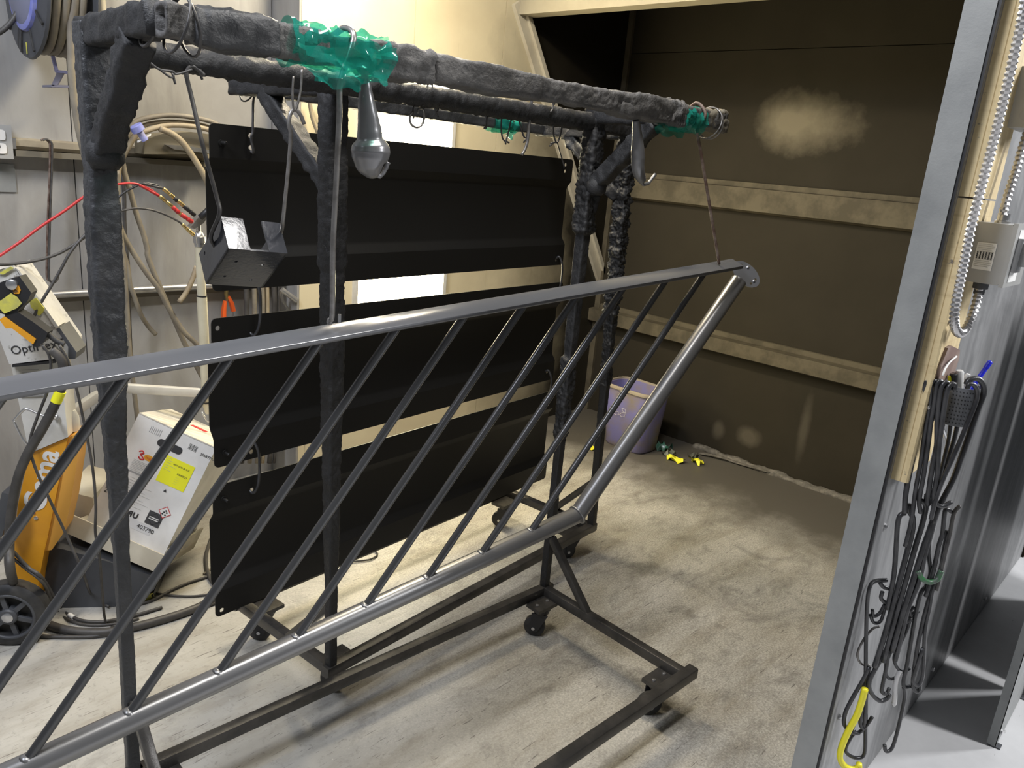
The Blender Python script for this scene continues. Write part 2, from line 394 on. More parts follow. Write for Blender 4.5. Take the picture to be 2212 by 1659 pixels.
def seg(p, q, n): p, q = V(p), V(q); return [p.lerp(q, i / n) for i in range(n + 1)]
def text(s, o, ex, ey, size, mat, parent, name='lettering', bold=0, off=0):
    ex, ey = V(ex).normalized(), V(ey); ey = (ey - ex * ey.dot(ex)).normalized(); ez = ex.cross(ey)
    c = bpy.data.curves.new('t', 'FONT'); c.body = s; c.size = size; c.offset = bold; c.extrude = .0004; c.resolution_u = 3
    t = bpy.data.objects.new('t', c); COL.objects.link(t); bpy.context.view_layer.update()
    me = bpy.data.meshes.new_from_object(t.evaluated_get(bpy.context.evaluated_depsgraph_get())); bpy.data.objects.remove(t)
    vv = [V(o) + ex * p.co.x + ey * p.co.y + ez * (p.co.z + off) for p in me.vertices]; ff = [list(p.vertices) for p in me.polygons]
    return mesh(name, (vv, ff), mat, parent)
def hexa(p, ax, r, h): return lathe(p, ax, [(0, r), (h * .8, r), (h, r * .8)], 6)
# ================================================================== THE SETTING
def struct(name, vf, mat, parent=None, smooth=False):
    o = mesh(name, vf, mat, parent, smooth)
    if parent is None: o['kind'] = 'structure'
    return o
struct('floor', box((-3.2, -3.2, -.06), (4.4, 3.45, 0)), m_floor)
wl = struct('wall_left', box((-3.2, 3.21, 0), (1.83, 3.33, 3.3)), m_strip)
for a, b in ((-3.2, -1.4), (-1.4, -.2), (-.2, 1.02), (1.02, 1.818)):
    mesh('sheet', box((a + .002, 3.19, .0), (b - .002, 3.21, 3.3)), m_galv, wl)
ws = struct('wall_booth_left', box((1.83, 3.0, 0), (4.10, 3.33, 3.3)), m_strip)
mesh('end_sheet', box((1.82, 2.98, 0), (1.83, 3.21, 3.3)), m_galv, ws)
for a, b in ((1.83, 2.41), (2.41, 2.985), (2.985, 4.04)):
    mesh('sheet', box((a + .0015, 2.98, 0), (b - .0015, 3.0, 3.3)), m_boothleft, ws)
wb = struct('wall_back', box((4.04, .40, 0), (4.12, 3.0, 3.0)), m_hood)
for a, b in ((0, .60), (.60, 1.40), (1.40, 2.22), (2.222, 2.9)):
    mesh('sheet', box((4.02, .42, a + .001), (4.04, 2.98, b - .001)), m_boothback, wb)
# folded sheet ledges across the back wall
def ledge(name, z0, z1, d, lip):
    prof = [(4.02, z1 + .028), (4.02 - lip, z1 + .026), (4.02 - lip, z1), (4.02 - d, z1 - .004), (4.02 - d, z0 + .012), (4.02 - d + .03, z0), (4.02, z0)]
    o = struct(name, prism([V((x, .48, z)) for x, z in prof], (0, 2.5, 0)), m_ledge)
    return o
ledge('trim_1', 1.392, 1.524, .05, .02)
ledge('trim_2', .60, .692, .075, .012)
# hood: front header, slanted side frame, top, dusted side sheet
m_header = pm('dulled cream header', (.40, .36, .265), .5, col2=(.33, .29, .21), ns=3)
struct('trim_3', join(box((3.06, .42, 2.262), (3.15, 2.98, 2.36)), box((3.075, .42, 2.36), (3.13, 2.98, 2.8))), m_header)
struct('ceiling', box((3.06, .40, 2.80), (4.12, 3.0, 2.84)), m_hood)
A, B = V((3.02, 0, 2.30)), V((4.0, 0, .84)); d = (B - A).normalized(); nrm = V((-d.z, 0, d.x))
sj = struct('trim_4', prism([V((p.x, 2.98, p.z)) for p in (A - nrm * .0, B - nrm * .0, B + nrm * .075, A + nrm * .075)], (0, -.022, 0)), m_cream)
mesh('fold', prism([V((p.x, 2.958, p.z)) for p in (A + nrm * .05, B + nrm * .05, B + nrm * .075, A + nrm * .075)], (0, -.018, 0)), m_cream, sj)
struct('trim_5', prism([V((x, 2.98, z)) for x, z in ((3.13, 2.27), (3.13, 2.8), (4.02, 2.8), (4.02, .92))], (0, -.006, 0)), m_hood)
struct('trim_6', box((4.0, 2.94, .0), (4.02, 2.98, 2.8)), m_ledge)
# right booth wall: narrow galvanised end strip and outer sheets
wr = struct('wall_right', box((1.60, .418, 0), (4.12, .462, 3.0)), m_hood)
mesh('end_strip', box((1.585, .414, 0), (1.60, .466, 3.0)), m_strip, wr)
mesh('inner_sheet', box((1.60, .462, 0), (4.02, .466, 2.8)), m_boothback, wr)
for a, b in ((1.594, 2.80), (2.80, 4.12)):
    mesh('outer_sheet', box((a + .001, .410, .004), (b - .001, .418, 3.0)), m_outer, wr)
mesh('corner_bead', box((1.588, .4085, 0), (1.594, .4145, 3.0)), m_black, wr)
for z in (.42, .9, 1.45, 2.0):
    mesh('screw', lathe((1.655, .410, z - .02), (0, -1, 0), [(0, .007), (.004, .007), (.006, .003)], 8), m_zinc, wr)
for x, z in ((2.62, .07), (3.3, .07)): mesh('screw', lathe((x, .410, z), (0, -1, 0), [(0, .008), (.006, .008), (.008, .004)], 8), m_zinc, wr)
# lit panel in the booth side wall
wl_ = thing('wall_light', (2.395, 2.98, .72), 'glowing rectangular light panel in the cream booth wall', 'light')
mesh('light_frame', join(box((2.11, 2.96, .70), (2.68, 2.98, .72)), box((2.11, 2.96, 1.92), (2.68, 2.98, 1.94)), box((2.11, 2.96, .72), (2.13, 2.98, 1.92)), box((2.66, 2.96, .72), (2.68, 2.98, 1.92))), m_white, wl_)
mesh('diffuser', box((2.13, 2.968, .72), (2.66, 2.978, 1.92)), m_lightpanel, wl_)
# ================================================================== RACKS
def caster(parent, p, yaw, top, name='caster'):
    # swivel caster: plate and fork, wheel below
    p = V(p); c, s = math.cos(yaw), math.sin(yaw); ax = V((c, s, 0)); fw = V((-s, c, 0)); r = .036
    wc = V((p.x, p.y, r)) + fw * .018
    fork = join(lathe(V((p.x, p.y, top - .022)), (0, 0, 1), [(0, .026), (.022, .03)], 16),
                *[prism([V((p.x, p.y, top - .02)) + ax * (k * .019) + fw * .028, V((p.x, p.y, top - .02)) + ax * (k * .019) - fw * .028, wc + ax * (k * .019) - fw * .012 - V((0, 0, .012)), wc + ax * (k * .019) + fw * .012 - V((0, 0, .012))], ax * (.004 * k)) for k in (-1, 1)])
    f = mesh(name, fork, m_black, parent)
    mesh('wheel', lathe(wc - ax * .014, ax, [(0, r * .55), (.001, r * .9), (.004, r), (.024, r), (.027, r * .9), (.028, r * .55)], 24), m_rubber, f, 40)
    mesh('axle', lathe(wc - ax * .026, ax, [(0, .006), (.052, .006)], 8), m_zinc, f)
    return f
def hollow_bar(path, sec, up, disp, inner=.68):
    vs_, fs = sweep(path, sec, up, disp=disp, cap=False); S = len(sec); n = len(path)
    fs.append([(n - 1) * S + j for j in range(S)])
    p0 = path[0]; k = len(vs_); vs_ += [p0 + (V(vs_[j]) - p0) * inner for j in range(S)]
    dr = (V(path[1]) - V(path[0])).normalized() * .07; vs_ += [V(vs_[k + j]) + dr for j in range(S)]
    for j in range(S):
        j2 = (j + 1) % S; fs.append([j, j2, k + j2, k + j]); fs.append([k + j, k + j2, k + S + j2, k + S + j])
    fs.append([k + S + j for j in range(S)])
    return vs_, fs
# ---------------- front rack
fr = thing('hanging_rack', FR(-.7, -.3, 0), 'crusted black steel rack on casters carrying the grey railing', 'rack')
def post(fr_, uvs, size, scales, mat, amp, seed, name='post', zr=None, n=420, up=None):
    p, q = uvs; path = seg(p, q, n)
    def sc_(i):
        t = i / n
        for j in range(len(scales) - 1):
            a, b = scales[j], scales[j + 1]
            if a[0] <= t <= b[0]:
                k = (t - a[0]) / max(1e-6, b[0] - a[0]); k = k * k * (3 - 2 * k); return (a[1] + (b[1] - a[1]) * k) / size
        return scales[-1][1] / size
    S = [sc_(i) for i in range(n + 1)]
    def dp(pt):
        t = max(0, min(1, (pt.z - p.z) / (q.z - p.z))) if abs(q.z - p.z) > .2 else 1
        a = amp(t) if callable(amp) else amp
        return a * (noise.fractal(pt * 34 + V((seed, 0, seed)), .7, 2, 4) + .6 * abs(noise.noise(pt * 85 + V((0, seed, 0)))) + .55 * noise.noise(pt * 190 + V((seed, seed, 0))))
    return mesh(name, sweep(path, drect(size, size, 18), up or FR.u, S, dp), mat, fr_, True)
lp0, lp1 = FR(-1.372, 0, .12), FR(-1.364, 0, 1.715)
post(fr, (lp0, lp1), .028, [(0, .026), (.37, .027), (.385, .031), (.42, .031), (.50, .036), (.575, .042), (.61, .050), (.80, .052), (.83, .046), (.875, .050), (1, .052)], m_crustg, lambda t: .0008 if t < .45 else (.0022 if t < .8 else .0022), 3)
rp0, rp1 = FR(-.022, 0, .12), FR(-.022, 0, 1.70)
post(fr, (rp0, rp1), .027, [(0, .026), (.36, .026), (.375, .038), (.53, .040), (.545, .028), (.57, .033), (.78, .034), (.79, .054), (.93, .052), (1, .05)], m_crust, lambda t: .001 if t < .36 else (.005 if t < .54 else (.0015 if t < .785 else .006)), 9)
for k, (u_, s_) in enumerate(((-1.364, .048), (-.022, .05))):
    mesh('arm', sweep(seg(FR(u_, .022, 1.70), FR(u_, -.318, 1.703), 40), drect(s_, s_, 8), (0, 0, 1), disp=bumpy(.004, 30, k, .002, 90)), m_crust, fr, True)
    mesh('brace', sweep(seg(FR(u_, -.012, 1.49), FR(u_, -.215, 1.685), 40), drect(.046, .046, 8), FR.u, disp=bumpy(.004, 32, k + 4, .003, 95)), m_crust, fr, True)
    mesh('brace_joint', lathe(FR(u_, -.03, 1.475), (0, 0, 1), [(0, .020), (.012, .031), (.034, .033), (.05, .022)], 14), m_crust, fr, True)
    mesh('lower_brace', beam(FR(u_, -.01, .34), FR(u_, -.205, .14), .024, .024, FR.u), m_base, fr, 30)
    mesh('foot', beam(FR(u_, .012, .138), FR(u_, -.585, .138), .03, .034), m_base, fr, 30)
def bardisp(p): return .0030 * noise.fractal(p * 26, .7, 2, 5) + .0022 * abs(noise.noise(p * 75)) - .0022 * (1 if noise.noise(p * 30 + V((4, 4, 4))) > .32 else 0)
mesh('hanging_bar', hollow_bar(seg(FR(-1.375, -.34, 1.70), FR(.085, -.345, 1.70), 480), drect(.046, .044, 14), (0, 0, 1), bardisp), m_tape, fr, True)
def wrap(u0, u1, size, amp, sc_, seed, mat=m_tape, n=46, name='wrap'):
    L = n; path = seg(FR(u0, -.341, 1.70), FR(u1, -.342, 1.70), L)
    S = [1 + .10 * math.sin(math.pi * i / L) + .06 * noise.noise(V((i * .31, seed, 0))) for i in range(L + 1)]
    S[0] *= .9; S[-1] *= .9
    def dp(p): return amp * (noise.ridged_multi_fractal(V((p.x * sc_ * .45, p.y * sc_, p.z * sc_)) + V((seed, 0, 0)), .9, 2, 4, 1, 2) - 1.1)
    mesh(name, sweep(path, drect(size, size, 9), (0, 0, 1), S, dp), mat, fr, True)
wrap(-1.335, -1.205, .052, .006, 22, 1.0, m_crustg, name='powder_crust')
wrap(-1.205, -1.11, .049, .002, 12, 2.0)
wrap(-1.04, -.90, .050, .009, 26, 3.1)
wrap(-.90, -.62, .049, .005, 15, 4.4)
wrap(-.36, -.16, .051, .006, 20, 5.2)
wrap(-.16, -.10, .056, .010, 30, 6.6)
m_tanwrap = pm('tan dusted tape wrap', (.20, .175, .13), .65, col2=(.12, .11, .09), ns=10, bump=.4, bs=70, bd=.006)
wrap(-.10, .09, .046, .006, 24, 7.3, m_tanwrap)
wrap(.06, .10, .048, .009, 40, 8.9, m_tanwrap, 14)
def raildisp(p): return .003 * noise.fractal(p * 40, .8, 2, 4) + (.006 * abs(noise.noise(p * 110)) if p.z < 1.675 else .001)
mesh('top_rail', sweep(seg(FR(-1.35, 0, 1.68), FR(-.03, 0, 1.68), 260), circ(.023, 24), disp=raildisp), m_crust, fr, True)
mesh('base_rail', beam(FR(-1.40, 0, .138), FR(.01, 0, .138), .03, .034), m_base, fr, 30)
mesh('base_rail', beam(FR(-1.40, -.585, .138), FR(.016, -.585, .138), .034, .036), m_base, fr, 30)
for u_, v_, y in ((-.075, -.045, .5), (-.075, -.53, .9), (-1.32, -.045, .2), (-1.32, -.53, 1.4)):
    pl = mesh('caster_plate', obox(FR(u_ - .045, v_ - .03, .113), FR.u * .09, FR.v * .06, V((0, 0, .012))), m_base, fr)
    for i in (-1, 1): mesh('plate_bolt', hexa(FR(u_ + i * .025, v_, .125), (0, 0, 1), .006, .004), m_zinc, pl)
    caster(fr, FR(u_, v_, 0), y, .114)
# ---------------- back rack
br = thing('hanging_rack', BR(.65, .2, 0), 'crusted black steel rack carrying the three black panels', 'rack')
post(br, (BR(.012, 0, .12), BR(-.022, 0, 1.70)), .026, [(0, .025), (.2, .027), (.25, .031), (.4, .036), (.5, .043), (.6, .047), (.72, .045), (.735, .053), (1, .051)], m_crust, lambda t: .0010 if t < .27 else .0026, 21, up=BR.u)
post(br, (BR(1.335, 0, .12), BR(1.25, 0, 1.70)), .03, [(0, .029), (.38, .029), (.40, .034), (.56, .036), (.60, .046), (1, .05)], m_crust, lambda t: .001 if t < .4 else (.005 if t < .58 else .0105), 27, up=BR.u)
for k, (u_, u0) in enumerate(((-.018, .012), (1.252, 1.33))):
    mesh('arm', sweep(seg(BR(u_, -.02, 1.678), BR(u_, .395, 1.672), 40), drect(.044, .044, 8), (0, 0, 1), disp=bumpy(.004, 30, k + 7, .002, 90)), m_crust, br, True)
    mesh('brace', sweep(seg(BR(u_, .01, 1.46), BR(u_, .26, 1.66), 40), drect(.042, .042, 8), BR.u, disp=bumpy(.004 if k == 0 else .009, 32, k + 14, .003, 95)), m_crust, br, True)
    mesh('lower_brace', beam(BR(u0, .01, .34), BR(u0, .20, .14), .026, .026, BR.u), m_base, br, 30)
    mesh('foot', beam(BR(u0, -.012, .138), BR(u0, .46, .138), .03, .034), m_base, br, 30)
def brdisp(p): return .002 * noise.fractal(p * 26, .8, 2, 4) + .0018 * noise.noise(p * 90)
mesh('hanging_bar', sweep(seg(BR(-.04, .37, 1.672), BR(1.53, .37, 1.672), 200), drect(.034, .034, 7), (0, 0, 1), disp=brdisp), m_crustg, br, True)
m_lit = pm('lit pale bar wrap', (.46, .42, .32), .6, col2=(.30, .27, .21), ns=22, bump=.4, bs=60)  # bright light on the bar's far end put into a pale colour
mesh('wrap', sweep(seg(BR(1.29, .37, 1.672), BR(1.50, .37, 1.672), 30), drect(.041, .041, 7), (0, 0, 1), disp=bumpy(.006, 30, 3)), m_lit, br, True)
mesh('top_rail', sweep(seg(BR(-.01, 0, 1.683), BR(1.33, 0, 1.688), 200), drect(.044, .044, 8), (0, 0, 1), disp=bumpy(.003, 30, 11, .004, 100)), m_crust, br, True)
mesh('base_rail', beam(BR(-.01, 0, .138), BR(1.352, 0, .138), .032, .034), m_base, br, 30)
mesh('base_rail', beam(BR(-.01, .46, .138), BR(1.352, .46, .138), .032, .034), m_base, br, 30)
for u_, v_, y in ((.075, .05, .3), (1.275, .05, 1.1), (.075, .41, .8), (1.275, .41, .5)):
    pl = mesh('caster_plate', obox(BR(u_ - .055, v_ - .035, .113), BR.u * .10, BR.v * .07, V((0, 0, .012))), m_base, br)
    caster(br, BR(u_, v_, 0), y, .114)
# ================================================================== BLACK PANELS
def ring(cx, cy, r, n=10): return [(cx + r * math.cos(2 * math.pi * i / n), cy + r * math.sin(2 * math.pi * i / n)) for i in range(n)]
def rloop(w_, h_, r, corners, n=4):
    # rounded loop anticlockwise from lower left; corners flags: bl, br, tr, tl
    out = []
    for (cx, cy, a0), f in zip(((0, 0, 180), (w_, 0, 270), (w_, h_, 0), (0, h_, 90)), corners):
        if not f: out.append((cx, cy)); continue
        x = cx + (r if cx == 0 else -r); y = cy + (r if cy == 0 else -r)
        for i in range(n + 1): a = R(a0 + 90 * i / n); out.append((x + r * math.cos(a), y + r * math.sin(a)))
    return out
def panel(u0, u1, z0, z1, label, ht, hb_, studs):
    W_, Hh = u1 - u0, z1 - z0; fl = .082; t = BR.v * .003; v0 = .362
    root = thing('sheet_panel', BR((u0 + u1) / 2, v0, z0), label, 'panel', 'black panels on the rack')
    hl = [ring(x if x > 0 else W_ + x, z, .0070) for x, z in ht]
    top = plate_holes(rloop(W_, fl, .014, (0, 0, 1, 1)), hl, BR(u0, v0, z1 - fl), BR.u, V((0, 0, 1)), t)
    hb = [ring(x if x > 0 else W_ + x, z, .0070) for x, z in hb_]
    bot = plate_holes(rloop(W_, fl, .014, (1, 1, 0, 0)), hb, BR(u0, v0, z0), BR.u, V((0, 0, 1)), t)
    prof = [(0, z1 - fl), (.004, z1 - fl - .008), (.016, z1 - fl - .024), (.020, z1 - fl - .034), (.020, z0 + fl + .034), (.016, z0 + fl + .024), (.004, z0 + fl + .008), (0, z0 + fl)]
    n = len(prof); vs_, fs = [], []
    for uu in (u0, u1):
        for dv in (0, .003):
            for a, z in prof: vs_.append(BR(uu, v0 + a + dv, z))
    for i in range(n - 1):
        fs += [[i, i + 1, 2 * n + i + 1, 2 * n + i], [n + i, n + i + 1, 3 * n + i + 1, 3 * n + i], [i, i + 1, n + i + 1, n + i], [2 * n + i, 2 * n + i + 1, 3 * n + i + 1, 3 * n + i]]
    mesh('sheet', join(top, bot, (vs_, fs)), m_panel, root, 25)
    for z in [z1 - .045 if k == 't' else z0 + .040 for k in studs]:
        for uu in (u0 + .032,):
            pg = mesh('stud', lathe(BR(uu, v0 + .001, z), -BR.v, [(0, .0085), (.005, .0085), (.0052, .005), (.022, .005), (.024, .0035)], 10), m_panel, root, 40)
    return root
panel(-.112, 1.452, 1.158, 1.577, 'black folded sheet panel hanging topmost under the rack bar', ((.115, .060), (.115, .030), (-.05, .060), (-.05, .035)), ((-.05, .022), (.115, .024)), 'tb')
panel(-.118, 1.468, .662, 1.086, 'black folded sheet panel hooked between the other two panels', ((.018, .055), (-.058, .040)), ((.115, .050), (.115, .022), (-.05, .040)), 'b')
panel(-.125, 1.490, .190, .608, 'black folded sheet panel hanging lowest just above the floor', ((.122, .038), (-.07, .055)), ((.020, .018),), 't')
# ================================================================== RAILING
b_ = R(-2.7 - 2.5); uu = V((math.cos(b_), math.sin(b_), 0)); vv = V((-uu.y, uu.x, 0)); nn = vv * math.cos(R(4)) + V((0, 0, 1)) * math.sin(R(4))
RP = thru(FR(-.75, -.34, 1.0), nn)
rl = thing('railing', RP(620, 1387), 'grey powder coated stair railing with slanted bars hanging from hooks', 'railing')
ta, tb = RP(0, 841), RP(1592, 570); td = (tb - ta).normalized(); ta = ta - td * .35
back = nn * 1.0
mesh('top_bar', sweep([ta, tb], rrect(.044, .011, .002), V((0, 0, 1)) * math.cos(R(20)) - vv * math.sin(R(20))), m_railtop, rl, 30)
kk = RP(1247, 1112); ba = RP(560, 1427); bd = (ba - kk).normalized(); nt_ = RP(1596, 606)
mesh('bottom_tube', sweep([kk + bd * -.006, kk + bd * 2.2], circ(.0235, 28)), m_rail, rl, 40)
ex = (nt_ - kk).normalized()
mesh('end_tube', sweep([kk - ex * .012, nt_ + ex * .0], circ(.0235, 28)), m_rail, rl, 40)
mesh('weld', sweep([kk + (bd - ex).cross(nn).normalized() * 0.024 * math.cos(a) * 1.12 + nn * 0.0255 * math.sin(a) for a in [2 * math.pi * i / 24 for i in range(24)]], circ(.0035, 6), closed=True), m_rail, rl, True)
tops = [(505, 757), (700, 727), (865, 703), (1010, 680), (1140, 657), (1245, 637), (1345, 617), (1435, 600), (1525, 583)]
T3 = [RP(x, y) for x, y in tops]; t_last = T3[-1]; tsp = (T3[-1] - T3[0]).length / 8
b_last = RP(1138, 1148); bl3 = [(kk - bd * 0) for _ in ()]
s_last = (b_last - kk).dot(bd); bsp = .1635
for i in range(15):
    tp = t_last - td * (tsp * i); bp = kk + bd * (s_last + bsp * i)
    dr = (tp - bp).normalized()
    bl = mesh('baluster', sweep([bp + dr * .012, tp - V((0, 0, .002))], circ(.0088, 14)), m_bal, rl, 40)
    c0 = bp + dr * .0225
    mesh('weld', lathe(c0 - dr * .004, dr, [(0, .0145), (.004, .0135), (.009, .0095)], 12), m_rail, bl, True)
# oval wall flange at the upper end of the end tube
fc = RP(1612, 592); la = (-FR.v * .72 - V((0, 0, .60)) + uu * .25).normalized(); fn = (-uu * .62 - V((0, 0, 1)) * -.55 - vv * .45); fn = (fn - la * fn.dot(la)).normalized(); sb_ = fn.cross(la)
outl = [(.048 * math.cos(2 * math.pi * i / 28), .030 * math.sin(2 * math.pi * i / 28)) for i in range(28)]
hs = [ring(.034 * math.cos(a), .019 * math.sin(a), .004, 8) for a in (.5, 2.64, 3.64, 5.78)]
fp = mesh('flange', plate_holes(outl, hs, fc, la, sb_, -fn * .005), m_railtop, rl, 30)
for a in (.1, 2.0): mesh('flange_screw', lathe(fc + la * (.03 * math.cos(a)) + sb_ * (.02 * math.sin(a)), fn, [(0, .004), (.004, .004), (.005, .002)], 8), m_zinc, fp)
for x, y in ((733, 702),):
    p = RP(x, y) + V((0, 0, .004)); mesh('stud', rod(p, p + V((0, 0, .016)), .003, 8), m_zinc, rl)
# ================================================================== HOOKS, TIE WIRES AND SMALL PIECES ON THE RACKS
def wires(name, paths, r, mat, label, cat, group=None, n=6, sub=5):
    # one thing made of one or more bent wires (first is the body)
    p0 = [V(p) for p in paths[0]]; ctr = p0[0]
    if len(paths) == 1:
        o = mesh(name, wire(p0, r, n, sub), mat, None, True)
        off = ctr.copy()
        for vtx in o.data.vertices: vtx.co -= off
        o.location = off; return tag(o, label, cat, group)
    return None
def px(plane, pts): return [plane(x, y) for x, y in pts]
def hook(plane, pts, r, mat, label, group=None, name='wire_hook', cat='hook', dv=None):
    q = px(plane, pts)
    return wires(name, [q], r, mat, label, cat, group)
def tie(main, twists, r, mat, label, group=None, name='tie_wire', cat='wire'):
    o = wires(name, [main], r, mat, label, cat, group)
    for t in twists: mesh('twisted_end', wire(t, r, 6, 3), mat, o, True)
    return o
f0 = FR.vp(0); f34 = FR.vp(-.345)
# rail hooks
q = px(FR.vp(-.372), [(736, 175), (733, 250), (727, 380), (719, 540)])
q = [FR(-1.075, -.30, 1.728), FR(-1.078, -.345, 1.738), FR(-1.080, -.376, 1.72)] + q + [RP(711, 672) - nn * .012, RP(708, 690) - nn * .006, RP(712, 697)]
wires('wire_hook', [q], .0052, m_wirel, 'long grey wire hook from green wrapped bar to the railing', 'hook')
a, b = FR(-.035, -.36, 1.668), RP(1552, 560)
q = [FR(-.035, -.31, 1.70), FR(-.035, -.345, 1.735), FR(-.035, -.378, 1.71), FR(-.034, -.368, 1.685)] + seg(a, b, 6)[0:] + [b + V((.008, 0, -.012))]
wires('wire_hook', [q], .0042, m_rust, 'rusty straight hook rod holding the flanged end of the railing', 'hook')
# hooks carrying the glossy bracket
Pb = FR.vp(-.1)(493.6, 537); ba_, bb_, bc_ = V((.992, -.087, -.091)) * .122, V((.006, .758, -.652)) * .133, V((.126, .646, .753)) * .074
q = px(FR.vp(-.02), [(441, 163), (430, 152), (415, 143), (405, 150), (403, 165), (415, 215)]) + px(FR.vp(-.05), [(440, 322), (468, 425)]) + [Pb + bc_ * .9 + V((-.004, .0, .012)), Pb + bc_ * .75 + bb_ * .3 + V((-.01, 0, 0)), Pb + bc_ * .6 + bb_ * .45 + ba_ * .02]
wires('wire_hook', [q], .0042, m_wire, 'dark wire hook tied below the rack holding the bracket by its open end', 'hook')
q = px(FR.vp(-.10), [(657, 268), (651, 252), (643, 240), (634, 237), (627, 247), (624, 270), (628, 290), (624, 350), (616, 430), (611, 480)]) + [Pb + ba_ * .99 + bc_ * .7, Pb + ba_ * .96 + bc_ * .5 + bb_ * .2]
wires('wire_hook', [q], .0038, m_wirel, 'bright bent wire hook holding the bracket by its right arm', 'hook')
q = px(FR.vp(-.12), [(652, 150), (650, 190), (643, 225), (637, 238), (633, 228), (632, 195), (634, 165)])
wires('tie_wire', [q], .0022, m_wirel, 'thin wire loop between the green film and the bright bracket hook', 'wire')
tie(px(FR.vp(-.01), [(440, 98), (430, 125), (421, 140), (414, 128), (411, 118)]), [px(FR.vp(-.01), [(421, 140), (410, 147), (420, 155), (430, 150), (440, 158)]), px(FR.vp(-.01), [(424, 146), (432, 160), (437, 172)])], .0025, m_wire, 'thin dark tie wire looped round the rear rail above the bracket hook')
tie(px(FR.vp(-.03), [(323, 135), (345, 150), (372, 154), (380, 160), (398, 156), (415, 150)]), [px(FR.vp(-.03), [(345, 150), (365, 165), (374, 167), (372, 158)]), px(FR.vp(-.03), [(374, 160), (376, 172), (379, 182)])], .0022, m_wire, 'slack kinked wire strung from the left brace to the bracket hook')
# wire loops round the open end of the bar
def loop(fr_, u0, v0, z0, r, tilt, n=22, w_=1): return [fr_(u0 + tilt * math.sin(2 * math.pi * i / n), v0 + r * math.cos(2 * math.pi * i / n), z0 + w_ * r * math.sin(2 * math.pi * i / n)) for i in range(n)]
for k, (u0, t, lab) in enumerate(((-1.352, .012, 'wire loop round the bar right behind its open crusted end'), (-1.338, -.010, 'second wire loop round the bar, tilted, nearer the crust'))):
    o = mesh('tie_wire', sweep(loop(FR, u0, -.34, 1.698, .041, t), circ(.0022, 6), closed=True), m_wire, None, True); tag(o, lab, 'wire')
o = mesh('tie_wire', sweep(loop(FR, -1.364, -.27, 1.70, .033, .01), circ(.0026, 6), closed=True), m_wire, None, True); tag(o, 'dark wire loop tied round the left rack arm beside the bar end', 'wire')
# wires hanging off the rear rail
c3 = crop(960, 150, 7.373)
G = 'tie wires along the rear rack rail'
def rr(pts, off=.0): return px(FR.vp(off), c3(pts))
tie(rr([(590, 600), (620, 690), (680, 760), (745, 690), (770, 600)]), [rr([(680, 760), (672, 820), (668, 880), (630, 940)]), rr([(668, 880), (660, 945)])], .0022, m_wire, 'short twisted wire with Y-shaped ends under the rear rail')
tie(rr([(920, 640), (908, 820), (905, 950), (925, 1090), (970, 1140), (1000, 1080), (1040, 900), (1080, 740), (1095, 650)]), [rr([(970, 1140), (978, 1195)]), rr([(965, 1130), (1030, 1170)])], .0022, m_wire, 'long wire loop with crossed ends hanging past the green wrapped bar')
tie(rr([(1160, 640), (1185, 800), (1215, 900), (1262, 1060), (1300, 1075), (1335, 960), (1375, 700), (1405, 430), (1400, 380)]), [rr([(1310, 1090), (1262, 1165)])], .0024, m_wire, 'narrow wire loop hanging over the pale hook below the bar')
wires('wire_hook', [rr([(1395, 420), (1380, 640), (1345, 900), (1340, 1000), (1322, 1150), (1285, 1265), (1232, 1360)], -.01)], .0042, m_wirel, 'pale wire hook with a bare end dangling above the black panel', 'hook')
tie(rr([(1735, 800), (1737, 950), (1745, 1060), (1790, 1165), (1838, 1070), (1875, 900), (1897, 720), (1895, 680)]), [rr([(1790, 1165), (1740, 1165), (1690, 1180)]), rr([(1740, 1165), (1675, 1220)])], .0024, m_wire, 'wire loop with frayed twisted ends near the right rack post')
tie(rr([(1765, 470), (1728, 530), (1735, 580), (1725, 630), (1690, 680)], -.03), [rr([(1715, 490), (1755, 560)], -.03)], .0022, m_wire, 'short kinked wire poking out beneath the bar by the right post')
c5 = crop(500, 0, 3.95)
tie(px(FR.vp(-.005), c5([(1672, 660), (1675, 760), (1640, 830), (1560, 905), (1550, 960), (1555, 1015)])), [px(FR.vp(-.005), c5([(1905, 730), (1800, 800), (1700, 860), (1630, 905)])), px(FR.vp(-.005), c5([(1720, 690), (1700, 800), (1615, 850), (1640, 920)]))], .0018, m_wire, 'tangle of fine wires above the oval ring')
o = mesh('wire_ring', sweep(catmull(px(FR.vp(-.005), c5([(1590, 965), (1600, 930), (1635, 935), (1645, 1000), (1625, 1065), (1580, 1088), (1535, 1062), (1522, 1000), (1550, 950)])), 4), circ(.0028, 6)), m_wirel, None, True); tag(o, 'open oval wire ring hanging from fine wires under the rear rail', 'ring')
tie(px(FR.vp(-.005), c5([(1730, 900), (1750, 970), (1775, 1020)])), [px(FR.vp(-.005), c5([(1790, 880), (1745, 975)]))], .0018, m_wire, 'tiny crossed wire ends in front of the lit wall panel')
for i, dx in enumerate((0, .008)):
    o = mesh('tie_wire', sweep(loop(FR, .035 + dx, -.345, 1.692, .040, .01 - .015 * i), circ(.002, 6), closed=True), m_wirel, None, True); tag(o, ('bright wire loop round the far bar end' if i == 0 else 'second bright wire loop at the far bar end, just beyond the first'), 'wire')
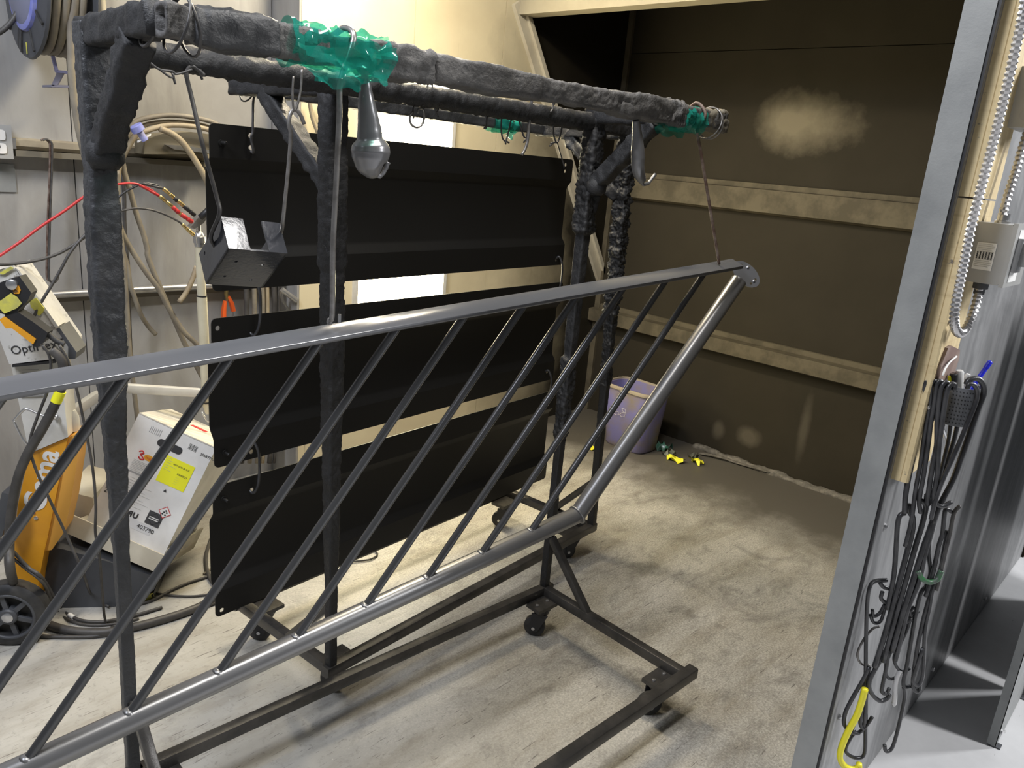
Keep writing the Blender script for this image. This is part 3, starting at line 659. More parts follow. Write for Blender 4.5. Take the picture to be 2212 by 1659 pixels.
# hooks on the panels
c4_ = crop(500, 140, 7.373); pv_ = BR.vp(.352)
hole = lambda u_, z: BR(u_, .364, z)
q = [BR(.015, .36, 1.70), BR(.012, .335, 1.695)] + px(BR.vp(.345), c4_([(372, 490), (350, 590), (345, 760), (342, 950), (338, 1080), (312, 1170)])) + [BR(.003, .350, 1.515), BR(.003, .372, 1.520)]
wires('wire_hook', [q], .0036, m_wire, 'wire hook tied to the rack arm holding the top panel', 'hook')
o = mesh('tie_wire', sweep(loop(BR, .012, .385, 1.672, .034, .012), circ(.0022, 6), closed=True), m_wire, None, True); tag(o, 'wire loop round the rear rack arm above the top panel', 'wire')
q = px(BR.vp(.352), c3([(1800, 1175), (1845, 1340), (1890, 1480), (1908, 1560)])) + [BR(1.402, .372, 1.54)]
wires('wire_hook', [q], .0028, m_wire, 'thin wire hook holding the far corner of the top panel', 'hook')
for (u_, za, zb), lab in (((.003, 1.182, 1.036), 'black hook linking the top panel to the middle panel below the bracket'), ((1.41, 1.182, 1.04), 'black hook linking the top and middle panels by the right post'), ((-.003, .712, .564), 'black hook linking the middle and lowest panels beside the two studs'), ((1.415, .70, .58), 'black hook linking the middle and lowest panels at their far end')):
    q = [BR(u_ - .004, .372, za - .004), BR(u_ - .004, .352, za + .012), BR(u_ + .008, .340, za - .02), BR(u_ + .010, .338, (za + zb) / 2), BR(u_ + .008, .342, zb + .02), BR(u_ - .002, .352, zb - .006), BR(u_ - .006, .372, zb + .004)]
    wires('wire_hook', [q], .0042, m_wireb, lab, 'hook')
# glossy notched bracket
bk = thing('bracket', Pb, 'glossy dark U-shaped bracket with notched tabs and drilled plate', 'bracket')
la_, lb_, lc_ = ba_.length, bb_.length, bc_.length; ea, eb, ec = ba_.normalized(), bb_.normalized(), bc_.normalized()
hs = [ring(la_ * .25, lb_ * .32, .0035, 8), ring(la_ * .72, lb_ * .36, .0035, 8), ring(la_ * .22, lb_ * .74, .0035, 8), ring(la_ * .70, lb_ * .80, .0035, 8)]
mesh('plate', plate_holes([(0, 0), (la_, 0), (la_, lb_), (0, lb_)], hs, Pb, ea, eb, ec * .004), m_gloss, bk)
for x0, x1 in ((0, .36), (.68, 1.0)):
    mesh('tab', obox(Pb + ba_ * x0 - eb * .001, ba_ * (x1 - x0), eb * .004, bc_), m_gloss, bk)
mesh('cheek', plate_holes([(0, 0), (lb_, 0), (lb_, lc_), (0, lc_)], [ring(lb_ * .80, lc_ * .78, .004, 8)], Pb, eb, ec, ea * .004), m_gloss, bk)
mesh('cheek', obox(Pb + ba_ - ea * .004, bb_, bc_ * .95, ea * .004), m_gloss, bk)
# tapered drips
def drip(name, plane, pts, rad, tail, label, strap):
    P = px(plane, pts); root = thing(name, P[0], label, 'hanging form')
    path = catmull(P, 5); n = len(path)
    S = []
    for i in range(n):
        t = i / (n - 1) * (len(rad) - 1); j = min(int(t), len(rad) - 2); S.append(rad[j] + (rad[j + 1] - rad[j]) * (t - j))
    mesh('body', sweep(path, circ(1, 22), scale=S, disp=bumpy(.0012, 30, 2)), m_bulb, root, True)
    mesh('tail', sweep(catmull(px(plane, tail), 4), circ(.0042, 8), disp=bumpy(.0015, 120, 4)), m_bulb, root, True)
    mesh('strap', sweep(catmull(px(plane, strap), 4), rrect(.012, .006), disp=bumpy(.001, 60, 4)), m_crust, root, True)
    return root
drip('tapered_bulb', f34, c5([(1140, 690), (1145, 780), (1155, 900), (1170, 1020), (1178, 1120), (1180, 1180), (1182, 1205), (1184, 1240), (1186, 1290), (1185, 1350), (1190, 1410), (1215, 1470), (1240, 1505)]), [.009, .0115, .0155, .0185, .021, .0225, .0265, .0325, .0350, .0325, .0265, .0165, .005], c5([(1240, 1490), (1265, 1505), (1300, 1470), (1325, 1420), (1335, 1385)]), 'grey coated tapered form with a round bulb and curled tip hanging from the bar', c5([(1125, 560), (1135, 620), (1140, 700), (1146, 780)]))
c6 = crop(1000, 0, 3.352)
drip('tapered_bulb', f34, c6([(1252, 870), (1258, 930), (1262, 1000), (1266, 1080), (1268, 1150), (1268, 1210), (1280, 1265), (1300, 1310)]), [.0085, .011, .0135, .0165, .0172, .0160, .0135, .009], c6([(1290, 1310), (1310, 1335), (1345, 1325), (1370, 1290), (1393, 1262)]), 'slim grey coated form with a bent end hanging by the right brace', c6([(1245, 820), (1250, 860), (1256, 920)]))
# green films
def film(name, fr_, u0, u1, v0, z0, r, label, seed, flaps):
    n = 30; path = seg(fr_(u0, v0, z0), fr_(u1, v0, z0), n)
    root = thing(name, fr_((u0 + u1) / 2, v0, z0 - r), label, 'film')
    S = [1 + .18 * noise.noise(V((i * .28, seed, 2))) for i in range(n + 1)]
    def dp(p): return .010 * (noise.ridged_multi_fractal(p * 22 + V((seed, 0, 0)), .9, 2, 3, 1, 2) - 1.1)
    mesh('wrapping', sweep(path, circ(r, 26), (0, 0, 1), S, dp, cap=False), m_film, root, 30)
    for k, (ua, ub, dv, za, zb, cu) in enumerate(flaps):
        vs_, fs = [], []; a, b = 12, 8
        for i in range(a + 1):
            for j in range(b + 1):
                s, t = i / a, j / b
                narrow = 1 - .55 * t * cu
                u_ = ua + (ub - ua) * (.5 + (s - .5) * narrow) + .01 * noise.noise(V((s * 3, t * 3, seed)))
                z = za + (zb - za) * t + .010 * noise.noise(V((s * 4 + 9, t * 2, seed)))
                vs_.append(fr_(u_, v0 + dv + .018 * noise.noise(V((s * 3, t * 3 + 5, seed + k))) , z))
        for i in range(a):
            for j in range(b): fs.append([i * (b + 1) + j, (i + 1) * (b + 1) + j, (i + 1) * (b + 1) + j + 1, i * (b + 1) + j + 1])
        mesh('loose_flap', (vs_, fs), m_film, root, 30)
film('green_film', FR, -1.185, -1.005, -.34, 1.702, .034, 'large crumpled green plastic film wrapped round the bar above the long hook', 1.3, ((-1.19, -1.03, -.042, 1.70, 1.640, .8), (-1.12, -1.0, -.050, 1.715, 1.655, .5)))
film('green_film', FR, -.135, -.02, -.345, 1.692, .031, 'small shiny green plastic film bunched round the far bar end', 5.1, ((-.20, -.06, .0, 1.69, 1.645, .4),))
film('green_film', BR, .94, 1.075, .37, 1.672, .027, 'dusty pale green plastic film knotted round the rear rack bar', 8.4, ((1.0, 1.06, -.02, 1.66, 1.625, .9),))
# ================================================================== BIN, SCRAPS AND DEBRIS IN THE BOOTH
bn = thing('waste_bin', (3.67, 2.355, 0), 'dusty blue plastic waste bin with recycling mark by the back wall', 'bin')
def rr_loop(cx, cy, z, wx, wy, r, rot=R(-3), k=5):
    return [V((cx, cy, z)) + Matrix.Rotation(rot, 3, 'Z') @ V((a, b, 0)) for a, b in rrect(wx, wy, r, k)]
def loft(loops, cap0=True, cap1=False):
    n = len(loops[0]); vs_ = [p for l in loops for p in l]; fs = []
    for i in range(len(loops) - 1):
        for j in range(n): fs.append([i * n + j, i * n + (j + 1) % n, (i + 1) * n + (j + 1) % n, (i + 1) * n + j])
    if cap0: fs.append(list(range(n)))
    if cap1: fs.append([(len(loops) - 1) * n + j for j in range(n)])
    return vs_, fs
mesh('body', loft([rr_loop(3.67, 2.355, .0, .17, .26, .05), rr_loop(3.67, 2.355, .012, .19, .28, .055), rr_loop(3.67, 2.355, .36, .235, .345, .07), rr_loop(3.67, 2.355, .36, .222, .332, .066), rr_loop(3.67, 2.355, .02, .178, .268, .05)], True, True), m_bin, bn, 40)
mesh('rim', sweep(rr_loop(3.67, 2.355, .36, .242, .352, .072), rrect(.010, .020), (0, 0, 1), closed=True), m_binrim, bn, 40)
bp_ = XP(3.561)
c8 = crop(1270, 780, 6.914)
for k, pts in enumerate(([(395, 640), (430, 605), (470, 610), (485, 640), (450, 670), (415, 665)], [(375, 690), (410, 670), (435, 720), (400, 740)], [(390, 745), (455, 755), (460, 805), (420, 805), (395, 780)], [(475, 795), (510, 770), (560, 780), (545, 830), (500, 835)], [(510, 700), (560, 720), (565, 770), (530, 760)])):
    q = [p + V((-.004, 0, 0)) for p in px(bp_, c8(pts))]; q = [V((3.67 - (.5 * (.19 + (.235 - .19) * p.z / .36)) - .0015, p.y, p.z)) for p in q]
    mesh('recycling_mark', sweep(q, circ(.0012, 5), closed=True), m_printw, bn)
def scrap(name, c, size, mat, label, seed, h=.012, film_=False):
    vs_, fs = [], []; n = 5; c = V(c)
    for i in range(n + 1):
        for j in range(n + 1):
            a, b = (i / n - .5), (j / n - .5)
            x = a * size[0] * (1 + .5 * noise.noise(V((b * 3, seed, 0)))); y = b * size[1] * (1 + .6 * noise.noise(V((a * 3, seed + 3, 0))))
            z = h * (.55 + 1.2 * noise.noise(V((a * 3.1 + seed, b * 3.3, seed)))); vs_.append(V((x, y, max(.001, z))))
    for i in range(n):
        for j in range(n): fs.append([i * (n + 1) + j, (i + 1) * (n + 1) + j, (i + 1) * (n + 1) + j + 1, i * (n + 1) + j + 1])
    m = len(vs_); vs_ += [p + V((0, 0, .0012)) for p in vs_]; fs += [[k + m for k in f] for f in fs]
    o = mesh(name, (vs_, fs), mat, None, 50); o.location = c; return tag(o, label, 'scrap')
scrap('tape_scrap', ZP(0)(1277, 969), (.05, .06), m_yscrap, 'torn yellow tape scrap on the floor left of the bin', 2.2, .014)
scrap('tape_scrap', ZP(0)(1458, 996), (.055, .085), m_yscrap, 'twisted yellow tape scrap beside the green film on the floor', 4.7, .02)
scrap('tape_scrap', ZP(0)(1505, 1001), (.07, .065), m_yscrap, 'crumpled yellow tape scrap nearest the wall debris', 9.1, .03)
scrap('film_scrap', ZP(0)(1432, 976), (.07, .08), pm('dark green film scrap', (.03, .12, .08), .2, col2=(.16, .2, .17), ns=30), 'crumpled dark green film scrap on the floor beside the bin', 6.3, .05)
scrap('paper_scrap', ZP(0)(1445, 985), (.05, .06), pm('dusty grey green scrap', (.14, .15, .12), .6), 'small grey green scrap next to the green film', 1.9, .035)
scrap('paper_scrap', ZP(0)(1497, 990), (.055, .05), pm('dusty olive scrap', (.10, .10, .075), .7), 'dusty olive leaf-like scrap behind the yellow scrap', 3.6, .03)
o = mesh('powder_drift', sweep(seg((4.0, 2.12, .004), (3.985, .5, .004), 90), drect(.05, .03, 7, .012), disp=bumpy(.014, 12, 2, .006, 60)), m_dust, None, True); tag(o, 'ridge of powder debris along the foot of the back wall', 'debris', kind='stuff')
o = mesh('broken_strip', sweep(catmull([(3.90, 2.02, .012), (3.93, 1.9, .02), (3.95, 1.82, .012), (3.97, 1.62, .016)], 6), rrect(.022, .008), disp=bumpy(.002, 40, 4)), m_dust, None, 40); tag(o, 'broken dark strip lying on the powder at the back wall', 'strip')
# ================================================================== LEFT WALL
Y31, Y30 = YP(3.12), YP(3.06)
def single(name, vf, mat, label, cat, smooth=False, group=None, kind=None):
    o = mesh(name, vf, mat, None, smooth); c = sum((V(v.co) for v in o.data.vertices), V((0, 0, 0))) / len(o.data.vertices)
    c.z = min(v.co.z for v in o.data.vertices)
    for v in o.data.vertices: v.co -= c
    o.location = c; return tag(o, label, cat, group, kind)
zt, zb_ = YP(3.14)(150, 306).z, YP(3.14)(150, 330).z
x0 = YP(3.14)(24, 318).x
cr = thing('wall_raceway', (x0, 3.16, zb_), 'dusty metal raceway running level along the grey wall from the outlet', 'raceway')
mesh('channel', prism([V((x0, y, z)) for y, z in ((3.19, zt), (3.150, zt), (3.140, zt - .006), (3.138, zb_ + .012), (3.150, zb_), (3.19, zb_))], (1.818 - x0, 0, 0)), pm('dusty raceway metal', (.34, .30, .22), .5, metal=.2, col2=(.24, .21, .16), ns=9), cr)
mesh('cover_lip', box((x0 + .01, 3.128, zb_ - .022), (1.81, 3.19, zb_ - .002)), pm('shadow grey raceway', (.15, .135, .105), .5), cr)
mesh('coupling', box((x0 - .004, 3.126, zb_ + .002), (x0 + .012, 3.185, zt - .002)), m_alu, cr)
p0, p1 = YP(3.10)(92, 641), YP(3.10)(448, 621); z_ = (p0.z + p1.z) / 2
pp = thing('wall_pipe', (p0.x, 3.13, z_), 'thin horizontal metal pipe low on the grey wall', 'pipe')
mesh('pipe', rod((-.6, 3.13, z_), (1.815, 3.13, z_), .014, 14), m_alu, pp, 40)
mesh('back_rail', box((-.6, 3.15, z_ - .034), (1.815, 3.19, z_ - .012)), pm('brown grey rail', (.16, .145, .12), .5), pp)
# outlet box
oc = YP(3.13)(4, 306); ob = thing('outlet_box', (oc.x, 3.19, oc.z - .06), 'grey steel outlet box with two worn white sockets at raceway end', 'outlet')
mesh('box', box((oc.x - .05, 3.125, oc.z - .055), (oc.x + .030, 3.19, oc.z + .055)), m_grey, ob)
for dz in (-.022, .022):
    s_ = mesh('socket', prism([V((oc.x - .018 + a, 3.125, oc.z + dz + b)) for a, b in rrect(.056, .034, .008)], (0, -.004, 0)), m_printw, ob)
    for a, b in ((-.028, .006), (-.010, .006), (-.018, -.008)): mesh('slot', box((oc.x + a - .002, 3.1195, oc.z + dz + b - .004), (oc.x + a + .002, 3.1212, oc.z + dz + b + .004)), m_print, s_)
single('patch_plate', box((oc.x - .05, 3.184, oc.z - .17), (oc.x + .045, 3.19, oc.z - .075)), m_strip, 'bare grey cover plate on the wall under the outlet box', 'plate')
# long hook rod
for k, (dx, dy, lab) in enumerate(((0, 0, 'long thin brown hook rod hanging from the raceway'), (5, 0, 'second brown hook rod hanging tight beside the first'))):
    pts = [(88 + dx, 303), (97 + dx, 301), (106 + dx, 308), (108 + dx, 325), (106 + dx, 400), (103 + dx, 480), (101 + dx, 560), (101 + dx, 598), (107 + dx * .4, 607), (117, 610), (124, 603), (126, 591)]
    wires('hook_rod', [px(YP(3.105 - .008 * k), pts)], .0036, m_rust if k == 0 else m_wire, lab, 'hook')
# hose reel: drum axis along the wall
rc = V((.915, 2.965, 1.945)); R0 = .215
hr = thing('hose_reel', (rc.x, 3.19, rc.z), 'wall mounted hose reel with blue centre disc and grey hose', 'hose reel')
mesh('side_plate', lathe(rc - V((.078, 0, 0)), (1, 0, 0), [(0, R0 - .02), (.004, R0 - .004), (.012, R0), (.016, R0 - .006)], 48), m_dgrey, hr, 40)
mesh('side_plate', lathe(rc + V((.062, 0, 0)), (1, 0, 0), [(0, R0 - .006), (.004, R0), (.012, R0 - .004), (.016, R0 - .02)], 48), m_dgrey, hr, 40)
mesh('hub_disc', lathe(rc - V((.090, 0, 0)), (1, 0, 0), [(0, .118), (.003, .130), (.012, .134)], 40), m_blue, hr, 40)
mesh('hub_plate', lathe(rc - V((.0915, 0, 0)), (1, 0, 0), [(0, .112), (.003, .116)], 40), pm('grey blue label', (.20, .21, .30), .4), hr, 40)
for i in range(10):
    a = 2 * math.pi * i / 10; d_ = V((0, math.cos(a), math.sin(a)))
    mesh('rib', beam(rc + V((-.080, 0, 0)) + d_ * .136, rc + V((-.080, 0, 0)) + d_ * (R0 - .012), .008, .006, (1, 0, 0)), m_rubber, hr)
mesh('drum', lathe(rc - V((.062, 0, 0)), (1, 0, 0), [(0, .15), (.124, .15)], 36), m_black, hr, 40)
for lay, rad, xs in ((0, .168, (-.048, -.026, -.004, .018, .040)), (1, .186, (-.037, -.012, .012, .034))):
    for dx in xs:
        mesh('hose_turn', sweep([rc + V((dx + .004 * math.sin(3 * t), rad * math.cos(t), rad * math.sin(t))) for t in [2 * math.pi * i / 40 for i in range(40)]], circ(.0115, 10), closed=True), m_hose, hr, True)
mesh('bracket', join(box((rc.x - .03, 3.10, rc.z - .05), (rc.x + .09, 3.19, rc.z + .16)), box((rc.x + .085, 2.93, rc.z - .03), (rc.x + .095, 3.16, rc.z + .05))), m_dgrey, hr)
mesh('warning_tag', box((rc.x - .0795, 2.972, rc.z - .200), (rc.x - .0785, 2.980, rc.z - .165)), m_ytape, hr)
q = [rc + V((.012, -.186, -.02))] + px(YP(2.80), [(153, 60), (153, 105), (154, 150), (157, 190), (163, 240), (172, 290), (185, 345)])
wires('loose_hose', [q], .0110, m_hose, 'grey hose end dropping from the reel past the lilac bracket', 'hose', n=10)
o_ = px(YP(3.02), [(-18, 80), (10, 62), (30, 40), (46, 10), (52, -20)])
wires('loose_hose', [o_], .0085, m_hosed, 'dark curved hose crossing the wall beside the reel', 'hose', n=10)
# lilac hose guide
lg = thing('hose_guide', YP(3.10)(140, 188), 'small lilac steel hose guide bracket below the reel', 'bracket')
g3 = YP(2.95)
def gq(pts, pl): return px(pl, pts)
mesh('upright', sweep(gq([(114, 121), (122, 152)], g3), rrect(.010, .010)), m_lilac, lg)
mesh('shelf', prism([g3(121, 151), g3(182, 156), g3(182, 162), g3(124, 157)], (0.01, .05, 0)), m_lilac, lg)
mesh('arm', prism([g3(122, 158), g3(138, 158), YP(2.95)(122, 187), YP(2.95)(111, 184)], (.006, .01, 0)), pm('dark lilac steel', (.16, .16, .22), .5), lg)
mesh('foot', prism([g3(110, 183), g3(182, 185), g3(182, 190), g3(110, 188)], (.01, .12, 0)), pm('dark lilac steel', (.16, .16, .22), .5), lg)
# small brass-yellow valve by the reel
bv = thing('air_valve', YP(3.12)(232, 140), 'small cream and brass air valve on the wall behind the rack arm', 'valve')
mesh('body', lathe(YP(3.13)(231, 142), (0, 0, 1), [(0, .010), (.02, .012), (.022, .016), (.03, .016), (.032, .010), (.05, .010)], 12), m_brass, bv, 40)
mesh('stem', rod(YP(3.13)(231, 131), V((YP(3.13)(231, 131).x, 3.19, YP(3.13)(231, 131).z)), .006), m_brass, bv)
mesh('supply_pipe', rod(YP(3.15)(228, 118), YP(3.15)(216, -60), .012), m_cream, bv, 40)
# hoses on the wall hanger
c4l = crop(240, 230, 6.637); c2 = crop(0, 400, 3.95)
def hose(pts, pl, r, mat, label, group=None, name='hose'): return wires(name, [px(pl, pts)], r * 1.15, mat, label, 'hose', group, n=10)
hg = thing('hose_hanger', YP(3.15)(360, 330), 'grey curved sheet hose hanger on the wall behind the tan hoses', 'hanger')
mesh('saddle', prism(px(YP(3.14), [(292, 300), (330, 287), (390, 283), (447, 290), (447, 330), (290, 330)]), (0, -.09, 0)), pm('dusty hanger sheet', (.20, .175, .125), .55), hg)
mesh('hook_arm', prism(px(YP(3.06), [(352, 312), (405, 315), (448, 324), (448, 331), (372, 322)]), (0, -.02, 0)), m_alu, hg)
hose(c4l([(60, 1000), (150, 700), (240, 420), (300, 270), (420, 190), (620, 145), (850, 125), (1100, 145), (1400, 205), (1600, 300)]), YP(3.0), .0080, m_hose, 'outermost tan hose of the coil over the hanger')
hose(c4l([(90, 1300), (120, 900), (200, 680), (260, 520), (340, 400), (480, 270), (700, 222), (900, 215), (1200, 245), (1420, 300), (1600, 400)]), YP(3.02), .0066, m_hoset, 'thin middle hose of the coil over the hanger')
hose(c4l([(70, 1200), (120, 850), (190, 690), (340, 430), (480, 360), (700, 290), (900, 268), (1150, 285), (1400, 335), (1600, 440)]), YP(2.98), .0082, m_hoset, 'innermost tan hose of the coil over the hanger')
hose(c4l([(700, 320), (830, 370), (920, 425), (1010, 500), (1090, 600), (1230, 810), (1340, 1000), (1410, 1190), (1440, 1400), (1455, 1700), (1440, 2000), (1400, 2150)]), YP(2.97), .0100, m_hoset, 'thick tan hose arching down from the hanger behind the bracket')
hose(c4l([(130, 730), (170, 830), (205, 1000), (265, 1180), (340, 1460), (400, 1650), (470, 1850), (520, 2050), (560, 2250)]) + c2([(1500, 1180), (1590, 1380), (1740, 1665)]), YP(3.02), .0085, m_hose, 'long grey hose running down from the hanger towards the powder box')
hose(c2([(985, 260), (1020, 345), (1080, 480), (1230, 720), (1350, 880), (1440, 1050), (1560, 1240), (1690, 1370), (1840, 1570)]), YP(2.99), .0085, m_hose, 'grey hose crossing over the long hose below the hanger')
hose(c2([(1035, 520), (1060, 600), (1090, 700), (1110, 850), (1140, 930), (1200, 1100), (1270, 1210), (1330, 1275)]), YP(3.04), .0075, m_hose, 'short grey hose ending free on the wall beside the rack post')
hose(c2([(1000, -120), (1005, 60), (1015, 300), (1050, 600), (1080, 1000), (1110, 1450), (1150, 1800), (1180, 2050)]), YP(2.96), .0075, m_hose, 'grey hose hanging straight down hugging the rack post')
hose(c2([(1040, -150), (1060, 100), (1062, 300), (1080, 560), (1095, 720), (1100, 1000), (1120, 1460), (1165, 1620)]), YP(3.08), .0060, m_hosed, 'dark hose hanging behind the grey hose at the rack post')
hose([(425, 575), (415, 605), (402, 632), (387, 653)], YP(2.95), .0085, m_hoset, 'cut tan hose end hanging free beside the cream pipe')
# blue quick coupling on the hoses
bq = thing('hose_coupling', YP(2.95)(300, 290), 'blue plastic hose coupling with white tab clipped on the coil', 'coupling')
cA, cB = YP(2.94)(294, 274), YP(2.94)(314, 304); ax = (cB - cA).normalized()
mesh('cap', lathe(cA - ax * .006, ax, [(0, .021), (.002, .023), (.022, .023), (.024, .020)], 18), m_blue, bq, 40)
mesh('neck', lathe(cA + ax * .018, ax, [(0, .012), (.034, .0125)], 14), m_blue, bq, 40)
mesh('tab', obox(YP(2.94)(299, 308), YP(2.94)(326, 293) - YP(2.94)(299, 308), V((0, .012, 0)), V((0.001, 0, .006))), m_printw, bq)
# air lines with fittings to the lance
def line(path, plane, r, mat, fits, label, name='air_hose'):
    o = wires(name, [px(plane, path)], r, mat, label, 'hose', n=8)
    for nm, a, b, rr_, mt in fits:
        A_, B_ = plane(*a), plane(*b); d_ = (B_ - A_).length
        mesh(nm, lathe(A_, B_ - A_, [(0, rr_ * .8), (.002, rr_), (d_ * .4, rr_), (d_ * .42, rr_ * .85), (d_ * .58, rr_ * .85), (d_ * .6, rr_), (d_ - .002, rr_), (d_, rr_ * .8)], 10), mt, o, 40)
    return o
LP_ = YP(2.62)
line([(245, 400), (262, 397), (285, 396), (305, 400), (328, 411), (345, 424)], LP_, .0035, m_red, (('spring_guard', (300, 399), (344, 423), .0048, m_red), ('brass_fitting', (344, 423), (372, 446), .0062, m_brass), ('red_sleeve', (372, 446), (387, 460), .0075, m_red), ('brass_ferrule', (385, 458), (391, 464), .006, m_brass), ('red_plug', (390, 462), (416, 480), .0078, m_red)), 'red air hose with spring guard and red plug into the lance')
line([(250, 432), (268, 416), (290, 404), (310, 396), (335, 399), (352, 407)], LP_, .0035, m_wireb, (('spring_guard', (308, 396), (352, 407), .0048, m_wire), ('brass_fitting', (352, 407), (376, 427), .0062, m_brass), ('black_sleeve', (376, 427), (383, 434), .007, m_black), ('brass_ferrule', (383, 433), (397, 445), .0065, m_brass), ('black_plug', (396, 444), (421, 465), .0078, m_black)), 'black air hose with spring guard and black plug into the lance')
line([(252, 459), (278, 452), (300, 450), (330, 454), (360, 465), (385, 478), (394, 485)], LP_, .0035, m_wire, (('brass_fitting', (393, 484), (408, 498), .0058, m_brass), ('brass_fitting', (406, 496), (419, 508), .0068, m_brass)), 'thin grey air hose with brass fitting into the lance coupling')
q = px(YP(2.55), [(-15, 562), (40, 525), (90, 488), (140, 455), (190, 420), (240, 399)])
wires('air_hose', [q], .0042, m_red, 'taut red air hose rising towards the rack post', 'hose', n=8)
q = px(YP(2.5), [(-15, 573), (40, 569), (90, 560), (130, 546), (165, 525), (195, 503)]); wires('air_hose', [q], .0045, m_hosed, 'dark grey hose sagging across the wall below the red one', 'hose', n=8)
# suction lance standing in the powder box
ln = thing('suction_lance', YP(2.66)(450, 895), 'cream plastic suction lance with metal pump head standing in the box', 'lance')
L_ = YP(2.66)
mesh('pipe', sweep(px(L_, [(431, 530), (436, 640)]), circ(.0155, 16)), m_pvc, ln, 40)
mesh('pipe', sweep(px(L_, [(436, 640), (441, 740), (447, 868)]), circ(.0175, 16)), m_pvc, ln, 40)
mesh('joint_ring', sweep(px(L_, [(436, 638), (436, 641)]), circ(.018, 16)), m_black, ln, 40)
mesh('joint_ring', sweep(px(L_, [(447, 866), (447.3, 870)]), circ(.018, 16)), m_black, ln, 40)
mesh('tip', sweep(px(L_, [(447, 870), (449, 885), (450, 893)]), circ(.0165, 16), scale=[1, .8, .6]), m_pvc, ln, 40)
mesh('coupling', lathe(L_(432, 532), L_(429, 497) - L_(432, 532), [(0, .018), (.012, .018), (.013, .021), (.034, .021), (.036, .017), (.046, .014), (.052, .008), (.075, .008)], 18), m_zinc, ln, 40)
mesh('pump_body', prism(px(YP(2.64), [(413, 490), (430, 468), (441, 462), (448, 470), (440, 482), (420, 495)]), (0, .03, 0)), m_alu, ln)
mesh('pump_handle', sweep(px(YP(2.62), [(433, 470), (448, 456), (456, 448), (466, 440)]), circ(.011, 10)), m_black, ln, True)
mesh('fork', sweep(px(YP(2.64), [(436, 890), (446, 908), (450, 912), (456, 905), (452, 880)]), circ(.003, 6)), m_zinc, ln, True)
# clamp with orange grips and hoses hung on the booth end
Y32 = YP(3.115)
cl = thing('spring_clamp', YP(3.02)(490, 690), 'steel spring clamp with orange grips hanging on the wall pipe', 'clamp')
mesh('grip', sweep(px(Y32, [(486, 650), (483, 672), (483, 700)]), rrect(.022, .016), scale=[.7, 1, 1]), m_orange, cl, 40)
mesh('grip', sweep(px(Y32, [(492, 640), (500, 655), (504, 672)]), rrect(.020, .016), scale=[.8, 1, 1]), m_orange, cl, 40)
mesh('jaw', sweep(px(Y32, [(490, 622), (488, 635), (492, 648)]), rrect(.016, .012)), m_brass, cl, 40)
mesh('spring_rod', sweep(px(Y32, [(503, 672), (502, 700)]), circ(.004, 8)), m_zinc, cl)
for k, (x, r_, mt, lab) in enumerate(((532, .010, m_hosed, 'dark hose hanging beside the orange clamp'), (549, .009, m_hose, 'greyish hose between the dark and tan hanging hoses'), (566, .010, m_hose, 'brown grey hose hanging third behind the panel gap'), (577, .008, m_hoset, 'pale tan hose hanging close to the brown grey one'), (592, .010, m_hosed, 'dark grey hose hanging next to the cut pipe'), (602, .006, m_hosed, 'thin dark hose hanging next to the clamp pipe'))):
    hose([(x - 6, 480), (x - 4, 560), (x, 625), (x + 1, 690), (x + 4, 800), (x - 2, 900), (x - 10, 1000)], YP(3.04), r_, mt, lab)
cp2 = thing('cut_pipe', YP(3.0)(625, 640), 'short hollow metal pipe end held in a dark clamp by the booth wall', 'pipe')
A_, B_ = YP(2.99)(608, 625), YP(2.97)(641, 650); d_ = (B_ - A_).length
mesh('tube', _lathe(A_, (B_ - A_).normalized(), [(0, .012), (d_, .012), (d_, .009), (d_ * .5, .009)], 14), m_alu, cp2, 40)
mesh('clamp_arm', sweep(px(YP(3.0), [(606, 628), (610, 650), (622, 668), (632, 690)]), rrect(.014, .01)), m_zinc, cp2, 40)
for k, (pts, lab) in enumerate((([(668, 215), (675, 255), (690, 300)], 'thin cream hose just beside the lit wall panel'), ([(690, 215), (702, 250), (712, 300)], 'second cream hose beside the lit wall panel'))):
    hose(pts + [(pts[-1][0] + 6, 360)], YP(2.94), .0075, m_hoset, lab)
# ================================================================== POWDER UNIT CART
bO = V((.783, 2.58, .27)); bx = V((.615, -.702, -.359)).normalized(); bz = V((.447, -.065, .892)); bz = (bz - bx * bz.dot(bx)).normalized(); by = bz.cross(bx); bw, bh, bdp = .278, .403, .30
ct = thing('powder_cart', (.75, 2.6, 0), 'powder coating cart with orange column, grey control unit and wheels', 'cart')
nC = V((-.60, -.80, 0)).normalized()
def CP(p): return thru(p, nC)
# tilted tray under the box
t0 = bO - bx * .035 - by * .035 - bz * .002
tr = mesh('tray', obox(t0 - bz * .035, bx * (bw + .05), by * (bdp + .07), bz * .030), m_cream, ct)
mesh('tray_lip', obox(t0 - by * .004 - bz * .04, bx * (bw + .05), by * .006, bz * .062), m_cream, tr)
mesh('tray_lip', obox(t0 + bx * (bw + .044) - bz * .04, bx * .006, by * (bdp + .07), bz * .085), pm('scuffed tray steel', (.42, .39, .31), .5, col2=(.25, .23, .19), ns=14), tr)
mesh('tray_screw', lathe(t0 + bx * (bw + .05) + by * .02 - bz * .02, bx, [(0, .006), (.004, .005)], 8), m_zinc, tr)
